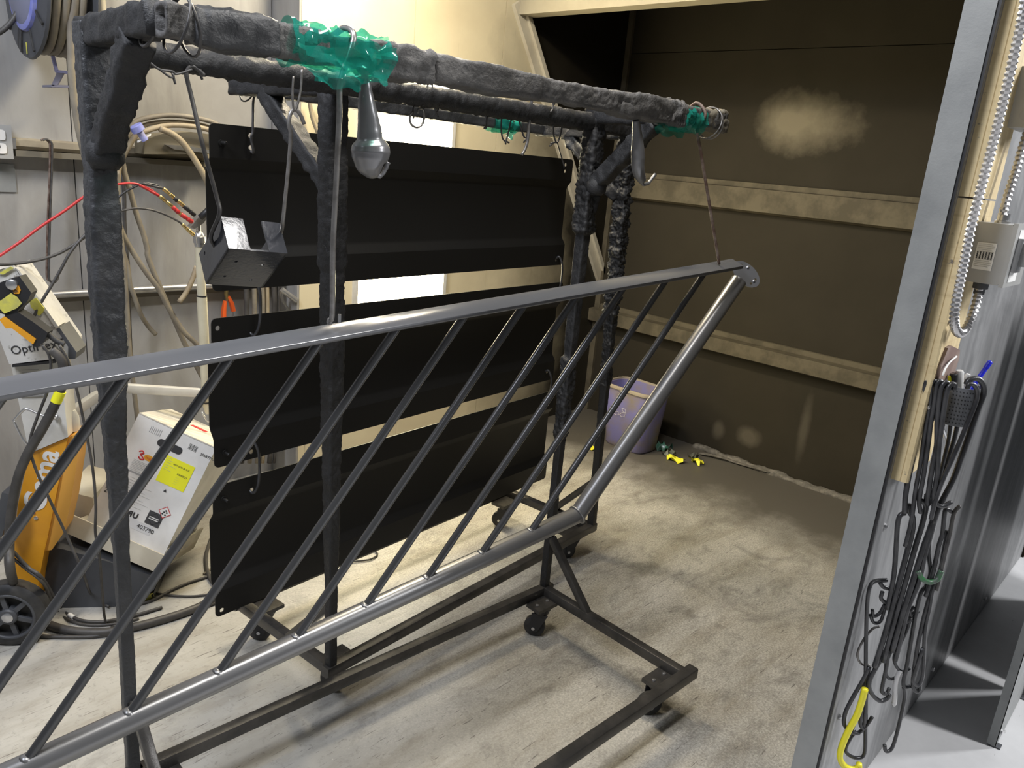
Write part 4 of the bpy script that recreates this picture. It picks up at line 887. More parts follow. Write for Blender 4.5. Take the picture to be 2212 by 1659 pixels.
# dark base
pB = CP((.80, 2.462, 0))
base_px = [(88, 1180), (135, 1186), (230, 1212), (343, 1248), (332, 1275), (290, 1296), (243, 1312), (150, 1320), (103, 1324)]
mesh('base', prism([pB(*p) for p in base_px], V((.16, .22, 0))), m_dgrey, ct)
mesh('base_foot', prism([CP((.82, 2.50, 0))(*p) for p in [(105, 1322), (240, 1312), (330, 1285), (335, 1296), (243, 1330), (108, 1343)]], V((.12, .18, 0))), m_black, ct)
mesh('side_cowl', prism([CP((.84, 2.66, 0))(*p) for p in [(138, 1060), (200, 1075), (215, 1170), (150, 1165), (128, 1175), (132, 1110)]], V((.14, .18, 0))), m_cream, ct)
# orange column
pK = CP((.66, 2.50, 0))
col_px = [(63, 981), (147, 945), (134, 1004), (117, 1091), (103, 1160), (96, 1190), (84, 1255), (80, 1300), (18, 1290), (24, 1230), (30, 1165), (39, 1088), (52, 1030)]
mesh('column', prism([pK(*p) for p in col_px], V((.055, .075, 0))), m_yellow, ct)
side_px = [(147, 945), (172, 934), (166, 1000), (152, 1090), (138, 1150), (112, 1188), (96, 1190), (103, 1160), (117, 1091), (134, 1004)]
mesh('column_side', prism([CP((.665, 2.507, 0))(*p) for p in side_px], V((.05, .075, 0))), pm('lighter orange paint', (.72, .36, .06), .45), ct)
for x, y in ((49, 1115), (78, 1119)): mesh('screw', lathe(pK(x, y), nC, [(0, .007), (.003, .006), (.004, .003)], 10), m_zinc, ct, 40)
# lettering running up the column
ex_ = (pK(106, 975) - pK(70, 1110)).normalized()
cx_ = pK(93, 1108) + nC * .0015; text('Gema', cx_, ex_, nC.cross(ex_) * 1, .088, m_printw, ct, bold=.0022)
mesh('red_swoosh', sweep(catmull([p + nC * .002 for p in (pK(58, 1101), pK(62, 1105), pK(70, 1107), pK(76, 1106))], 4), rrect(.010, .001), nC), m_printr, ct)
# grey upper column plate, clip and cap
mesh('column_plate', prism([CP((.655, 2.494, 0))(*p) for p in [(20, 770), (128, 770), (147, 944), (63, 980)]], V((.05, .07, 0))), m_white, ct)
pk2 = CP((.652, 2.490, 0))
mesh('type_plate', prism([pk2(*p) for p in [(36, 832), (96, 830), (95, 856), (44, 858)]], -nC * .001), m_alu, ct)
text('CE', pk2(47, 853) + nC * .002, pk2(88, 849) - pk2(47, 853), V((0, 0, 1)), .014, m_print, ct)
for k in range(5): mesh('print_mark', obox(pk2(77 + (k % 3) * 4, 846 + (k // 3) * 4) + nC * .002, V((.003, -.002, 0)), V((0, 0, .003)), nC * .0003), m_print, ct)
for y_ in (799, 805, 810): mesh('print_line', sweep([pk2(47, y_) + nC * .002, pk2(84, y_ - 1.5) + nC * .002], rrect(.0008, .0008)), m_print, ct)
pk3 = CP((.62, 2.448, 0))
mesh('hose_clip', wire([pk2(121, 904), pk3(110, 903), pk3(85, 895), pk3(60, 884), pk3(50, 886), pk3(33, 905), pk3(31, 912), pk3(45, 940), pk3(62, 963), pk2(72, 966)], .004, 8, 4), m_zinc, ct, True)
mesh('clip_nut', hexa(pk2(122, 901), nC, .009, .006), m_zinc, ct)
mesh('cap', sweep([CP((.70, 2.54, 0))(158, 928), CP((.70, 2.54, 0))(157, 898), CP((.70, 2.54, 0))(156, 886)], circ(.022, 16), scale=[1, .8, .45]), m_white, ct, 40)
# white hoop frame behind
hf = YP(2.64)
mesh('hoop_frame', sweep(px(hf, [(158, 890), (205, 858), (240, 842), (262, 838), (330, 842), (432, 848)]), rrect(.032, .030), (0, 0, 1)), m_white, ct, 30)
# control unit
pU = CP((.66, 2.46, 0)); uw = V((.07, .10, 0))
mesh('control_unit', prism([pU(*p) for p in [(-60, 590), (0, 582), (28, 574), (120, 705), (148, 745), (148, 772), (20, 787), (0, 735), (-60, 745)]], uw), pm('speckled grey enamel', (.60, .59, .56), .45, col2=(.30, .29, .26), ns=70, lo=.6, hi=.68), ct)
mesh('edge_profile', prism([pU(*p) + nC * .004 for p in [(34, 577), (42, 583), (127, 704), (121, 708)]], uw * .6), m_white, ct)
mesh('corner_guard', prism([pU(*p) + nC * .006 for p in [(123, 710), (130, 706), (167, 760), (164, 774), (149, 775), (149, 748)]], uw * .7), m_dgrey, ct)
mesh('lower_gap', prism([pU(*p) + nC * .001 for p in [(26, 788), (122, 778), (120, 784), (27, 793)]], uw * .5), m_black, ct)
text('OptiFlex P', pU(26, 766) + nC * .0015, pU(84, 757) - pU(26, 766), V((0, 0, 1)), .036, m_print, ct)
# wheels
wc = V((.515, 2.435, .104)); 
for k, (c_, ) in enumerate(((wc,), (wc + V((.42, -.30, 0)) * 0 + V((.36, .62, 0)),))):
    wh = mesh('wheel', _lathe(c_ + nC * .02, -nC, [(.026, .02), (.026, .068), (.002, .072), (.0, .078), (.004, .097), (.012, .104), (.050, .104), (.058, .096), (.062, .060)], 40), m_rubber, ct, 40)
    e0_ = nC.cross(V((0, 0, 1))).normalized(); mesh('rim', sweep([c_ + nC * .016 + (e0_ * math.cos(t) + V((0, 0, 1)) * math.sin(t)) * .073 for t in [2 * math.pi * i / 36 for i in range(36)]], circ(.006, 8), closed=True), m_dgrey, wh, True)
    mesh('hub', _lathe(c_ + nC * .022, -nC, [(0, .022), (.004, .026), (.03, .027)], 18), m_dgrey, wh, 40)
    mesh('hub_cap', _lathe(c_ + nC * .026, -nC, [(0, .013), (.002, .016), (.006, .016)], 16), m_zinc, wh, 40)
    e1_ = nC.cross(V((0, 0, 1))).normalized()
    for i in range(6):
        a = math.pi / 3 * i + .3; d_ = e1_ * math.cos(a) + V((0, 0, 1)) * math.sin(a)
        mesh('spoke', beam(c_ + nC * .010 + d_ * .022, c_ + nC * .008 + d_ * .070, .015, .010, nC), m_dgrey, wh)
mesh('axle_guard', prism([CP((.56, 2.47, 0))(*p) for p in [(-8, 1112), (4, 1064), (18, 1068), (22, 1090), (14, 1125), (4, 1160), (-8, 1160)]], V((.03, .04, 0))), m_dgrey, ct)
# powder box
bxx = thing('powder_box', bO + bx * .14 + by * .15, 'tilted white cardboard powder box with yellow label on the cart', 'box')
mesh('carton', obox(bO, bx * bw, by * bdp, bz * bh), m_card, bxx)
mesh('lid_flap', obox(bO + bz * (bh + .001), bx * bw, by * bdp * .495, bz * .004), m_cardtop, bxx)
mesh('lid_flap', obox(bO + bz * (bh + .001) + by * bdp * .505, bx * bw, by * bdp * .495, bz * .004), m_cardtop, bxx)
mesh('red_mark', obox(bO + bz * (bh + .0055) + by * bdp * .55 + bx * bw * .45, bx * .06, by * .03, bz * .0004), m_printr, bxx)
fn_ = -by
def F2(a, b, e=.0012): return bO + bx * (a * bw) + bz * (b * bh) + fn_ * e
def rect(name, a0, b0, a1, b1, mat, e=.001, par=None): return mesh(name, obox(F2(a0, b0, e - .0004), bx * ((a1 - a0) * bw), bz * ((b1 - b0) * bh), fn_ * .0004), mat, par or bxx)
# handle slot
mesh('hand_slot', prism([F2(.50, .86, .0005) + bx * a + bz * b for a, b in rrect(.088, .026, .0125, 6)], fn_ * .0006), m_print, bxx)
yl = rect('yellow_label', .52, .56, .88, .79, m_ylabel, .0016)
text('HOT SKID BLACK', F2(.63, .735, .002), bx, bz, .0074, m_print, yl); text('04690321', F2(.72, .67, .002), bx, bz, .009, m_print, yl)
for k in range(4): text(('Net weight 20kg', 'Lot no. 4', 'Use before', 'Store dry')[k] if False else '- - - - -', F2(.72, .645 - .018 * k, .002), bx, bz, .0055, m_printg, yl)
for k in range(6): mesh('print_line', sweep([F2(.54, .775 - .02 * k, .002), F2(.54 + (.05, .08, .06, .14, .05, .1)[k], .775 - .02 * k, .002)], rrect(.0012, .0004)), m_printg, yl)
for k in range(9): rect('bar', .70 + .0125 * k, .905, .70 + .0125 * k + (.004, .007, .003)[k % 3], .955, m_print)
text('25587743', F2(.86, .90), bx, bz, .013, m_print, bxx); text('20', F2(-.0 + .03, .30), bx, bz, .024, m_print, bxx)
for k in range(7): rect('bar', .20 + .022 * k, .90, .20 + .022 * k + .006, .955, m_printg)
# logos, hazard marks, numbers
wires_ = wire([F2(.20, .72), F2(.23, .735), F2(.26, .72), F2(.23, .705), F2(.26, .69), F2(.29, .675), F2(.25, .665), F2(.22, .68)], .0022, 5, 4); mesh('red_logo', wires_, m_printr, bxx)
mesh('orange_logo', prism([F2(.34, .70) + bx * (.018 * math.cos(t)) + bz * (.010 * math.sin(t)) for t in [2 * math.pi * i / 16 for i in range(16)]], fn_ * .0004), pm('orange print', (.75, .35, .02), .6), bxx)
text('TIGER', F2(.295, .69, .0018), bx, bz, .009, m_printr, bxx)
for k in range(8): mesh('print_line', sweep([F2(.18, .645 - .012 * k), F2(.18 + (.22, .26, .24, .2, .25, .22, .1, .18)[k], .645 - .012 * k)], rrect(.0010, .0004)), m_printg, bxx)
rect('grey_bar', .17, .535, .38, .55, m_printg)
for k in range(14): mesh('print_line', sweep([F2(.24, .50 - .022 * k), F2(.24 + .14 + .22 * ((k * 37) % 11) / 11, .50 - .022 * k)], rrect(.0009, .0004)), m_printg, bxx)
hz = F2(.79, .345, .0016); s_ = .022
mesh('hazard_diamond', prism([hz + bx * s_, hz + bz * s_, hz - bx * s_, hz - bz * s_], fn_ * .0003), m_printr, bxx)
mesh('hazard_field', prism([hz + fn_ * .0004 + bx * s_ * .86, hz + fn_ * .0004 + bz * s_ * .86, hz + fn_ * .0004 - bx * s_ * .86, hz + fn_ * .0004 - bz * s_ * .86], fn_ * .0003), m_printw, bxx)
for a, b in ((-.25, -.3), (.2, -.35), (-.1, 0), (.3, .05), (.1, .3)): mesh('hazard_sign', prism([hz + fn_ * .0008 + bx * (s_ * a + .0035 * math.cos(t)) + bz * (s_ * b + .003 * math.sin(t)) for t in [2 * math.pi * i / 8 for i in range(8)]], fn_ * .0003), m_print, bxx)
rect('dark_square', .62, .20, .80, .315, pm('charcoal print', (.06, .06, .062), .6), .0014)
q = [F2(.71, .31, .002), F2(.795, .257, .002), F2(.71, .205, .002), F2(.625, .257, .002)]; mesh('square_outline', sweep(q, circ(.0008, 4), closed=True), m_print, bxx)
rect('white_line', .645, .262, .765, .270, m_printw, .0022); rect('white_line', .645, .246, .765, .254, m_printw, .0022)
rect('grey_block', .42, .115, .74, .19, pm('pale grey print', (.66, .66, .655), .6), .0011)
text('403790', F2(.56, .138, .002), bx, bz, .020, m_print, bxx)
text('R', F2(.455, .20, .002), -bx, bz, .026, m_print, bxx, bold=.0008); text('U', F2(.46, .20, .002), bx, bz, .026, m_print, bxx, bold=.0008)
mesh('triangle_mark', prism([F2(.66, .50, .0016), F2(.70, .50, .0016), F2(.68, .525, .0016)], fn_ * .0003), m_print, bxx)
# spray gun held on the cart
gn = thing('spray_gun', CP((.60, 2.39, 0))(60, 700), 'black and yellow powder spray gun resting against the control unit', 'spray gun')
gp = CP((.60, 2.37, 0)); gc = crop(0, 560, 5.923); gth = V((.025, .035, 0))
def G_(pts, pl=gp): return px(pl, gc(pts))
mesh('body', prism(G_([(-60, 320), (0, 300), (130, 250), (250, 220), (300, 290), (400, 430), (350, 540), (240, 640), (215, 690), (70, 710), (0, 690), (-60, 690)]), gth), m_black, gn)
mesh('handle', prism(G_([(60, 700), (235, 680), (420, 800), (610, 940), (560, 1060), (480, 1120), (420, 1120), (445, 1000), (230, 850), (60, 740)]), gth), m_black, gn)
mesh('trigger', prism([p + nC * .004 for p in G_([(0, 770), (60, 730), (465, 1020), (430, 1085), (160, 880), (80, 880)])], gth), m_yellow, gn)
mesh('nameplate', prism([p + nC * .003 for p in G_([(170, 390), (245, 335), (268, 395), (250, 440), (185, 440)])], gth * .2), m_yellow, gn)
text('na', gp(*gc([(180, 440)])[0]) + nC * .005, gp(*gc([(260, 395)])[0]) - gp(*gc([(180, 440)])[0]), V((0, 0, 1)), .016, m_print, gn)
kp = gp(*gc([(160, 320)])[0]); mesh('metal_knob', _lathe(kp, nC, [(0, .014), (.008, .014), (.010, .011)], 20), m_zinc, gn, 40)
mesh('tape_patch', prism([p + nC * .006 for p in G_([(-30, 560), (150, 430), (230, 480), (290, 560), (230, 620), (70, 690), (20, 640)])], nC * -.002), m_ytape, gn)
mesh('bend_guard', sweep([p + gth * .4 for p in G_([(590, 975), (640, 1020), (700, 1065), (790, 1110)])], circ(.008, 10)), m_rubber, gn, 40)
mesh('metal_nut', _lathe(gp(*gc([(580, 1060)])[0]) + gth * .4, gp(*gc([(690, 1170)])[0]) - gp(*gc([(580, 1060)])[0]), [(0, .013), (.02, .015), (.032, .015), (.038, .012)], 14), m_zinc, gn, 40)
mesh('tape_patch', prism([pU(*p) + nC * .011 for p in gc([(395, 530), (480, 485), (585, 620), (560, 680), (515, 718), (470, 650), (420, 610)])], nC * -.004), m_ytape, ct)
mesh('tape_patch', prism([pU(*p) + nC * .008 for p in gc([(-10, 180), (150, 90), (195, 110), (60, 190)])], nC * -.003), m_ytape, ct)
# gun hoses and cables
c7 = crop(0, 1100, 4.608)
main = px(CP((.60, 2.37, 0)), [(112, 755), (128, 770), (137, 790), (134, 830), (118, 875), (92, 925), (60, 980), (38, 1035), (24, 1110), (20, 1180)])
flo = px(ZP(.014), [(48, 1312), (90, 1342), (140, 1360), (200, 1366), (250, 1362), (330, 1344), (420, 1315), (480, 1284), (560, 1240)])
wires('gun_hose', [main + [CP((.56, 2.36, 0))(24, 1240)] + flo], .0135, m_hosed, 'thick black gun hose looping down the cart and along the floor', 'hose', n=12)
o = [x for x in bpy.data.objects if x.name == 'gun_hose'][0]
hA, hB = CP((.60, 2.37, 0))(131, 845), CP((.60, 2.37, 0))(121, 868); mesh('yellow_tag', rod(hA, hB, .0145, 14), m_ylabel, o, 40)
def floorhose(up_, fl, r, mat, label, z=.008): return wires('cable', [up_ + px(ZP(z), fl)], r, mat, label, 'cable', n=8)
gp2 = CP((.62, 2.36, 0))
floorhose(px(gp2, [(92, 745), (105, 765), (110, 790), (104, 840), (85, 890), (66, 945), (66, 975), (80, 1020), (110, 1085), (150, 1170), (180, 1240)]), [(200, 1290), (235, 1310)], .0042, m_hosed, 'thin dark cable crossing the orange column lettering', .01)
floorhose(px(gp2, [(128, 745), (145, 775), (155, 805), (168, 850), (185, 930), (200, 1010), (207, 1090), (206, 1150), (215, 1205)]), [(228, 1345), (250, 1352)], .0042, m_hosed, 'thin dark cable hanging free past the white cap', .01)
floorhose(px(CP((.58, 2.40, 0)), [(-10, 1155), (25, 1188), (60, 1225), (92, 1250)]), [(128, 1310), (155, 1332), (185, 1342), (230, 1342), (290, 1330), (350, 1312)], .0055, m_hosed, 'dark cable with white band running off the cart base', .007)
wb_ = [x for x in bpy.data.objects if x.name.startswith('cable')][-1]; mesh('white_band', rod(ZP(.007)(150, 1328), ZP(.007)(160, 1335), .0075, 12), m_printw, wb_, 40)
floorhose(px(CP((.58, 2.40, 0)), [(-10, 1180), (20, 1200), (60, 1232), (95, 1262)]), [(122, 1318), (150, 1340), (190, 1350), (245, 1348), (300, 1336)], .0045, m_hosed, 'dark cable lying just in front of the banded cable', .006)
floorhose([], [(60, 1372), (110, 1375), (160, 1376), (210, 1374), (260, 1366), (330, 1350), (400, 1328), (470, 1300)], .0060, m_hosed, 'black hose on the floor running outside the thick gun hose', .007)
floorhose([], [(270, 1262), (310, 1275), (360, 1285), (410, 1288), (450, 1284), (480, 1275)], .0040, m_hosed, 'thin cable on the floor beyond the cart base', .005)
floorhose([], [(285, 1310), (330, 1296), (370, 1275), (410, 1258), (450, 1245), (500, 1225)], .0050, m_hosed, 'black cable running from the yellow taped plug to the panels', .006)
yt = [x for x in bpy.data.objects if x.name.startswith('cable')][-1]; mesh('yellow_tape', rod(ZP(.01)(306, 1296), ZP(.01)(330, 1286), .009, 10), m_ytape, yt, 40)
floorhose([], [(455, 1165), (445, 1200), (448, 1235), (462, 1262), (500, 1290)], .0070, m_hosed, 'dark hose curving round behind the lowest panel corner', .008)
floorhose([], [(440, 1240), (475, 1215), (520, 1190), (600, 1170)], .0042, m_hose, 'thin grey hose vanishing behind the lowest panel', .005)
wires('cable', [px(ZP(.006), [(735, 1215), (770, 1212), (800, 1208), (815, 1198), (808, 1190), (790, 1196), (750, 1206)])], .0035, m_hosed, 'small loop of dark cable poking out under the lowest panel', 'cable', n=6)
q = px(YP(2.45), [(195, 497), (172, 520), (150, 548), (128, 588), (108, 622), (92, 648), (70, 690)])
wires('cable', [q], .0045, m_hosed, 'dark cable slanting from the rack post down to the spray gun', 'cable', n=8)
# ================================================================== OUTER SIDE OF THE RIGHT BOOTH WALL
YB = .391
for nm, z0, z1, lab in (('pine_board', 1.0, 1.556, 'lower pine board on the outer booth wall carrying the cup'), ('pine_board', 1.559, 2.9, 'upper pine board above the joint on the outer booth wall')):
    o = thing(nm, (1.70, YB, z0), lab, 'board')
    mesh('plank', join(prism([V((x, y, z0)) for x, y in ((1.612, .41), (1.612, YB + .002), (1.614, YB), (1.808, YB), (1.810, YB + .002), (1.810, .41))], (0, 0, z1 - z0))), m_wood, o)
    mesh('batten', prism([V((x, y, z0)) for x, y in ((1.612, YB), (1.612, YB - .010), (1.616, YB - .013), (1.632, YB - .013), (1.636, YB - .010), (1.636, YB))], (0, 0, z1 - z0)), m_wood, o)
    for x, z in ((1.66, 1.05), (1.624, 1.16), (1.624, 1.33), (1.66, 1.53)) if z0 < 1.2 else ((1.66, 1.61), (1.67, 1.86)):
        mesh('screw', lathe((x, YB - (.013 if x < 1.64 else 0), z), (0, -1, 0), [(0, .005), (.003, .006), (.005, .003)], 8), m_zinc, o)
# flexible conduits
def flex(pts, pl, r, label):
    P = catmull(px(pl, pts), 8); L = [0]
    for a, b in zip(P, P[1:]): L.append(L[-1] + (b - a).length)
    step = .0046; n = int(L[-1] / step); out = []; j = 0
    for i in range(n + 1):
        s = i * step
        while j < len(L) - 2 and L[j + 1] < s: j += 1
        out.append(P[j].lerp(P[j + 1], min(1, (s - L[j]) / max(1e-6, L[j + 1] - L[j]))))
    S = [1.0 if i % 2 == 0 else .72 for i in range(len(out))]
    return single('flexible_conduit', sweep(out, circ(r, 12), scale=S), m_silver, label, 'conduit', 20)
YC = YP(.364)
flex([(2222, -40), (2208, 40), (2196, 95), (2172, 200), (2150, 290), (2122, 395), (2098, 490), (2080, 580), (2066, 650), (2061, 688), (2064, 710), (2073, 720), (2084, 714), (2096, 692), (2106, 664), (2114, 632), (2117, 616)], YC, .0090, 'flexible steel conduit looping down and up into the switch box')
flex([(2226, 270), (2212, 310), (2194, 370), (2174, 432), (2164, 468)], YC, .0090, 'short flexible steel conduit entering the top of the switch box')
# safety switch box
sb = thing('switch_box', (1.77, YB, 1.402), 'grey steel safety switch box with white label and side lever', 'switch box')
mesh('housing', prism([V((1.711, YB, 1.402)) + V((0, -a, b)) for a, b in ((0, 0), (.058, 0), (.061, .003), (.061, .111), (.058, .114), (0, .114))], (.145, 0, 0)), m_grey, sb)
mesh('lid', box((1.708, YB - .069, 1.399), (1.86, YB - .061, 1.519)), m_grey, sb)
XS = XP(1.7105); c8r = crop(1900, 380, 5.186)
lbp = px(XS, c8r([(1105, 738), (1322, 760), (1245, 1068), (1028, 1035)])); lb = mesh('rating_label', prism([p + V((-.0004, 0, 0)) for p in lbp], (-.0004, 0, 0)), m_label, sb)
for k in range(13):
    t = .06 + .068 * k; a = lbp[0].lerp(lbp[3], t) + V((-.0012, 0, 0)); b = lbp[1].lerp(lbp[2], t) + V((-.0012, 0, 0))
    mesh('print_line', sweep([a.lerp(b, .08), a.lerp(b, .92 if k % 3 else .8)], rrect(.0009, .0004)), m_printg, lb)
for k in range(6):
    a = lbp[0].lerp(lbp[3], .34).lerp(lbp[1].lerp(lbp[2], .34), .12 + .15 * k) + V((-.0013, 0, 0)); b = lbp[0].lerp(lbp[3], .6).lerp(lbp[1].lerp(lbp[2], .6), .12 + .15 * k) + V((-.0013, 0, 0))
    mesh('print_line', sweep([a, b], rrect(.0022, .0004)), m_print, lb)
mesh('warning_label', box((1.735, YB - .0698, 1.478), (1.80, YB - .0692, 1.508)), m_label, sb); mesh('warning_label', box((1.735, YB - .0698, 1.408), (1.80, YB - .0692, 1.44)), m_label, sb)
lv = mesh('lever_bracket', box((1.735, YB - .078, 1.428), (1.775, YB - .069, 1.492)), m_zinc, sb)
mesh('lever', join(box((1.745, YB - .094, 1.440), (1.765, YB - .078, 1.484)), lathe((1.755, YB - .095, 1.462), (0, 1, 0), [(0, .007), (.012, .008)], 12)), m_grey, lv)
mesh('conduit_fitting', lathe(YC(2163, 488), (0, 0, 1), [(0, .014), (.010, .014), (.011, .011), (.024, .011)], 12), m_zinc, sb, 40)
mesh('conduit_fitting', lathe(YC(2117, 622) - V((0, 0, .012)), (0, 0, 1), [(0, .010), (.010, .010), (.011, .014), (.030, .014)], 12), m_dgrey, sb, 40)
jb = thing('junction_box', (1.80, YB, 1.69), 'pale grey junction box with round knockouts high on the outer wall', 'junction box')
mesh('housing', box((1.752, YB - .05, 1.692), (1.86, YB, 1.80)), m_grey, jb)
for z in (1.715, 1.745, 1.775): mesh('knockout', lathe((1.752, YB - .025, z), (-1, 0, 0), [(0, .010), (.001, .010)], 16), pm('knockout grey', (.36, .36, .37), .4), jb)
# perforated cup
cq = YP(.349); ctr = cq(2066, 872); rad = .036; ztop, zbot = cq(2070, 834).z, cq(2052, 914).z
cpx = ctr.x
cu = thing('perforated_cup', (cpx, .349, zbot), 'perforated grey steel pencil cup fixed to the lower pine board', 'cup')
cl_ = lathe((cpx, .349, zbot), (0, 0, 1), [(0, rad - .004), (.002, rad), (ztop - zbot, rad + .002), (ztop - zbot, rad), (.004, rad - .003)], 32)
mesh('shell', cl_, m_cup, cu, 40)
hv, hf_ = [], []
for k in range(9):
    for i in range(22):
        a = math.pi * (.98 + 1.04 * i / 21) + (.024 if k % 2 else 0)
        if 5 < i < 9 and k % 2: continue
        p = V((cpx + (rad + .0018) * math.cos(a), .349 + (rad + .0018) * math.sin(a), zbot + .008 + k * (ztop - zbot - .016) / 8)); nr = V((math.cos(a), math.sin(a), 0))
        q = _lathe(p, nr, [(0, .0014), (.0006, .0014)], 6); n0 = len(hv); hv += q[0]; hf_ += [[x + n0 for x in f] for f in q[1]]
pf = mesh('perforations', (hv, hf_), m_print, cu); pf['kind'] = 'stuff'
mesh('back_strap', box((cpx - .012, .383, zbot - .01), (cpx + .012, YB, ztop + .01)), m_zinc, cu)
def stick(name, a, b, r, mat, label, cat, cap=None):
    A_, B_ = a, b; L_ = (B_ - A_).length
    root = thing(name, A_, label, cat); mesh('barrel', _lathe(A_, (B_ - A_).normalized(), [(0, r * .8), (.003, r), (L_ - .004, r), (L_, r * .75)], 14), mat, root, 40)
    if cap: mesh('cap', _lathe(A_ + (B_ - A_) * cap[0], (B_ - A_).normalized(), [(0, r * 1.15), (L_ * (1 - cap[0]) - .002, r * 1.1), (L_ * (1 - cap[0]), r * .7)], 14), cap[1], root, 40)
inn = V((cpx, .349, zbot + .02)); PQ = thru((cpx, .345, 0), (.6, .8, 0))
stick('marker_pen', inn + V((.004, -.006, 0)), PQ(2073, 800), .0078, m_printw, 'thick white marker standing in the perforated cup', 'pen')
stick('marker_pen', inn + V((-.010, .006, 0)), PQ(2060, 806), .0066, m_brown, 'brown tipped marker leaning in the perforated cup', 'pen', (.8, m_black))
stick('marker_pen', inn + V((.014, .010, 0)), PQ(2092, 808), .0055, m_printw, 'short white pen behind the thick marker in the cup', 'pen')
stick('ballpoint_pen', inn + V((-.004, -.004, .01)), PQ(2140, 780), .0046, m_penblue, 'bright blue ballpoint pen slanting out of the cup', 'pen', (.86, m_penblue))
stick('pencil', inn + V((-.012, -.004, 0)), PQ(2050, 812), .0035, m_ylabel, 'yellow pencil stub in the perforated cup', 'pencil')
o = thing('leather_strip', inn + V((-.02, .016, 0)), 'brown leather strip sticking up at the back of the cup', 'strip')
mesh('strip', prism([YP(.372)(*p) for p in [(2026, 830), (2034, 790), (2048, 752), (2056, 747), (2074, 756), (2072, 775), (2064, 800), (2056, 835)]], (0, .006, 0)), m_brown, o)
q = px(YP(.366), [(2066, 770), (2052, 782), (2042, 796), (2036, 812)]); mesh('edge_cord', wire(q, .002, 6), m_printw, o, True)
c9 = crop(1750, 720, 3.606); c10 = crop(1700, 1140, 3.197)
wires('wire_hook', [px(YP(.36), c9([(1035, 705), (1030, 735), (1045, 780), (1065, 830), (1085, 845), (1108, 835)]))], .0042, m_zinc, 'bare zinc hook fixed under the perforated cup', 'hook')
GH = 'black hooks bundled below the cup'
LBL = 'black coated wire hook in the bundle hanging from the perforated cup'
def hk(pts, y, r=.0034, mat=None, lab=None, c=c9):
    # the bundle hangs free below the cup, in upright planes turned towards the shop
    pl = thru(V((cpx, .322, 0)) + V((.6, .8, 0)) * ((y - .35) * .7), (.6, .8, 0))
    q = [pl(a, b) if pl(a, b).y < .402 else YP(.402)(a, b) for a, b in c(pts)]
    wires('wire_hook', [q], r * 1.25, mat or m_wireb, lab or LBL, 'hook', None if lab else GH, n=6)
# first tier, hooked over the rim
hk([(985, 420), (965, 372), (930, 355), (900, 390), (880, 520), (855, 680), (830, 830), (780, 1060), (745, 1250), (735, 1400)], .345, .0042)
hk([(1010, 430), (990, 380), (960, 372), (940, 420), (930, 560), (890, 800), (860, 1010), (820, 1230), (790, 1450), (740, 1660)], .338)
hk([(1040, 430), (1030, 385), (1005, 372), (985, 420), (965, 560), (940, 700), (915, 900), (880, 1130), (850, 1300), (860, 1400)], .330, .0036)
hk([(1080, 440), (1075, 395), (1055, 382), (1025, 420), (1005, 520), (990, 700), (985, 880), (950, 1050), (920, 1260), (915, 1340)], .322, .0040)
hk([(1120, 440), (1125, 405), (1105, 395), (1070, 440), (1040, 600), (1015, 780), (1000, 900), (990, 1100), (962, 1280), (990, 1335), (1040, 1345), (1100, 1315)], .314, .0040)
hk([(1215, 400), (1240, 365), (1300, 352), (1345, 395), (1352, 470), (1310, 580), (1250, 760), (1180, 960), (1110, 1150), (1010, 1340), (960, 1480)], .318, .0046)
hk([(1225, 430), (1240, 396), (1280, 405), (1302, 460), (1290, 540), (1230, 690), (1120, 950), (1030, 1150), (980, 1290), (940, 1450)], .308, .0036)
hk([(1095, 700), (1075, 840), (1050, 950), (1010, 1120), (985, 1250)], .372, .0030)
hk([(1150, 700), (1120, 830), (1080, 960), (1040, 1080), (1000, 1200)], .376, .0036)
# second tier from the knot
hk([(850, 1220), (845, 1290), (880, 1310), (900, 1360), (870, 1500), (820, 1660)] + [(820 - 250 * t, 1660 + 900 * t) for t in (.3, .6, 1)], .352, .0044)
hk([(915, 1255), (915, 1300), (960, 1330), (975, 1390), (930, 1540), (880, 1680), (780, 2000), (700, 2260), (640, 2480)], .344, .0050)
hk([(740, 1400), (700, 1420), (680, 1500), (670, 1660), (650, 1900), (600, 2150)], .362, .0040)
hk([(780, 1330), (770, 1380), (800, 1440), (790, 1560), (740, 1760), (660, 2060), (600, 2280), (540, 2480), (500, 2600)], .358, .0048)
hk([(960, 1290), (990, 1350), (970, 1440), (940, 1560), (900, 1700), (840, 1950), (760, 2150), (700, 2400), (660, 2550)], .340, .0042)
hk([(1100, 1390), (1060, 1370), (1045, 1420), (1030, 1560), (1000, 1660), (960, 1850), (900, 2050)], .346, .0036)
hk([(1170, 1345), (1130, 1385), (1110, 1450), (1090, 1560), (1060, 1680), (1010, 1900), (985, 2000)], .340, .0036, m_wire)
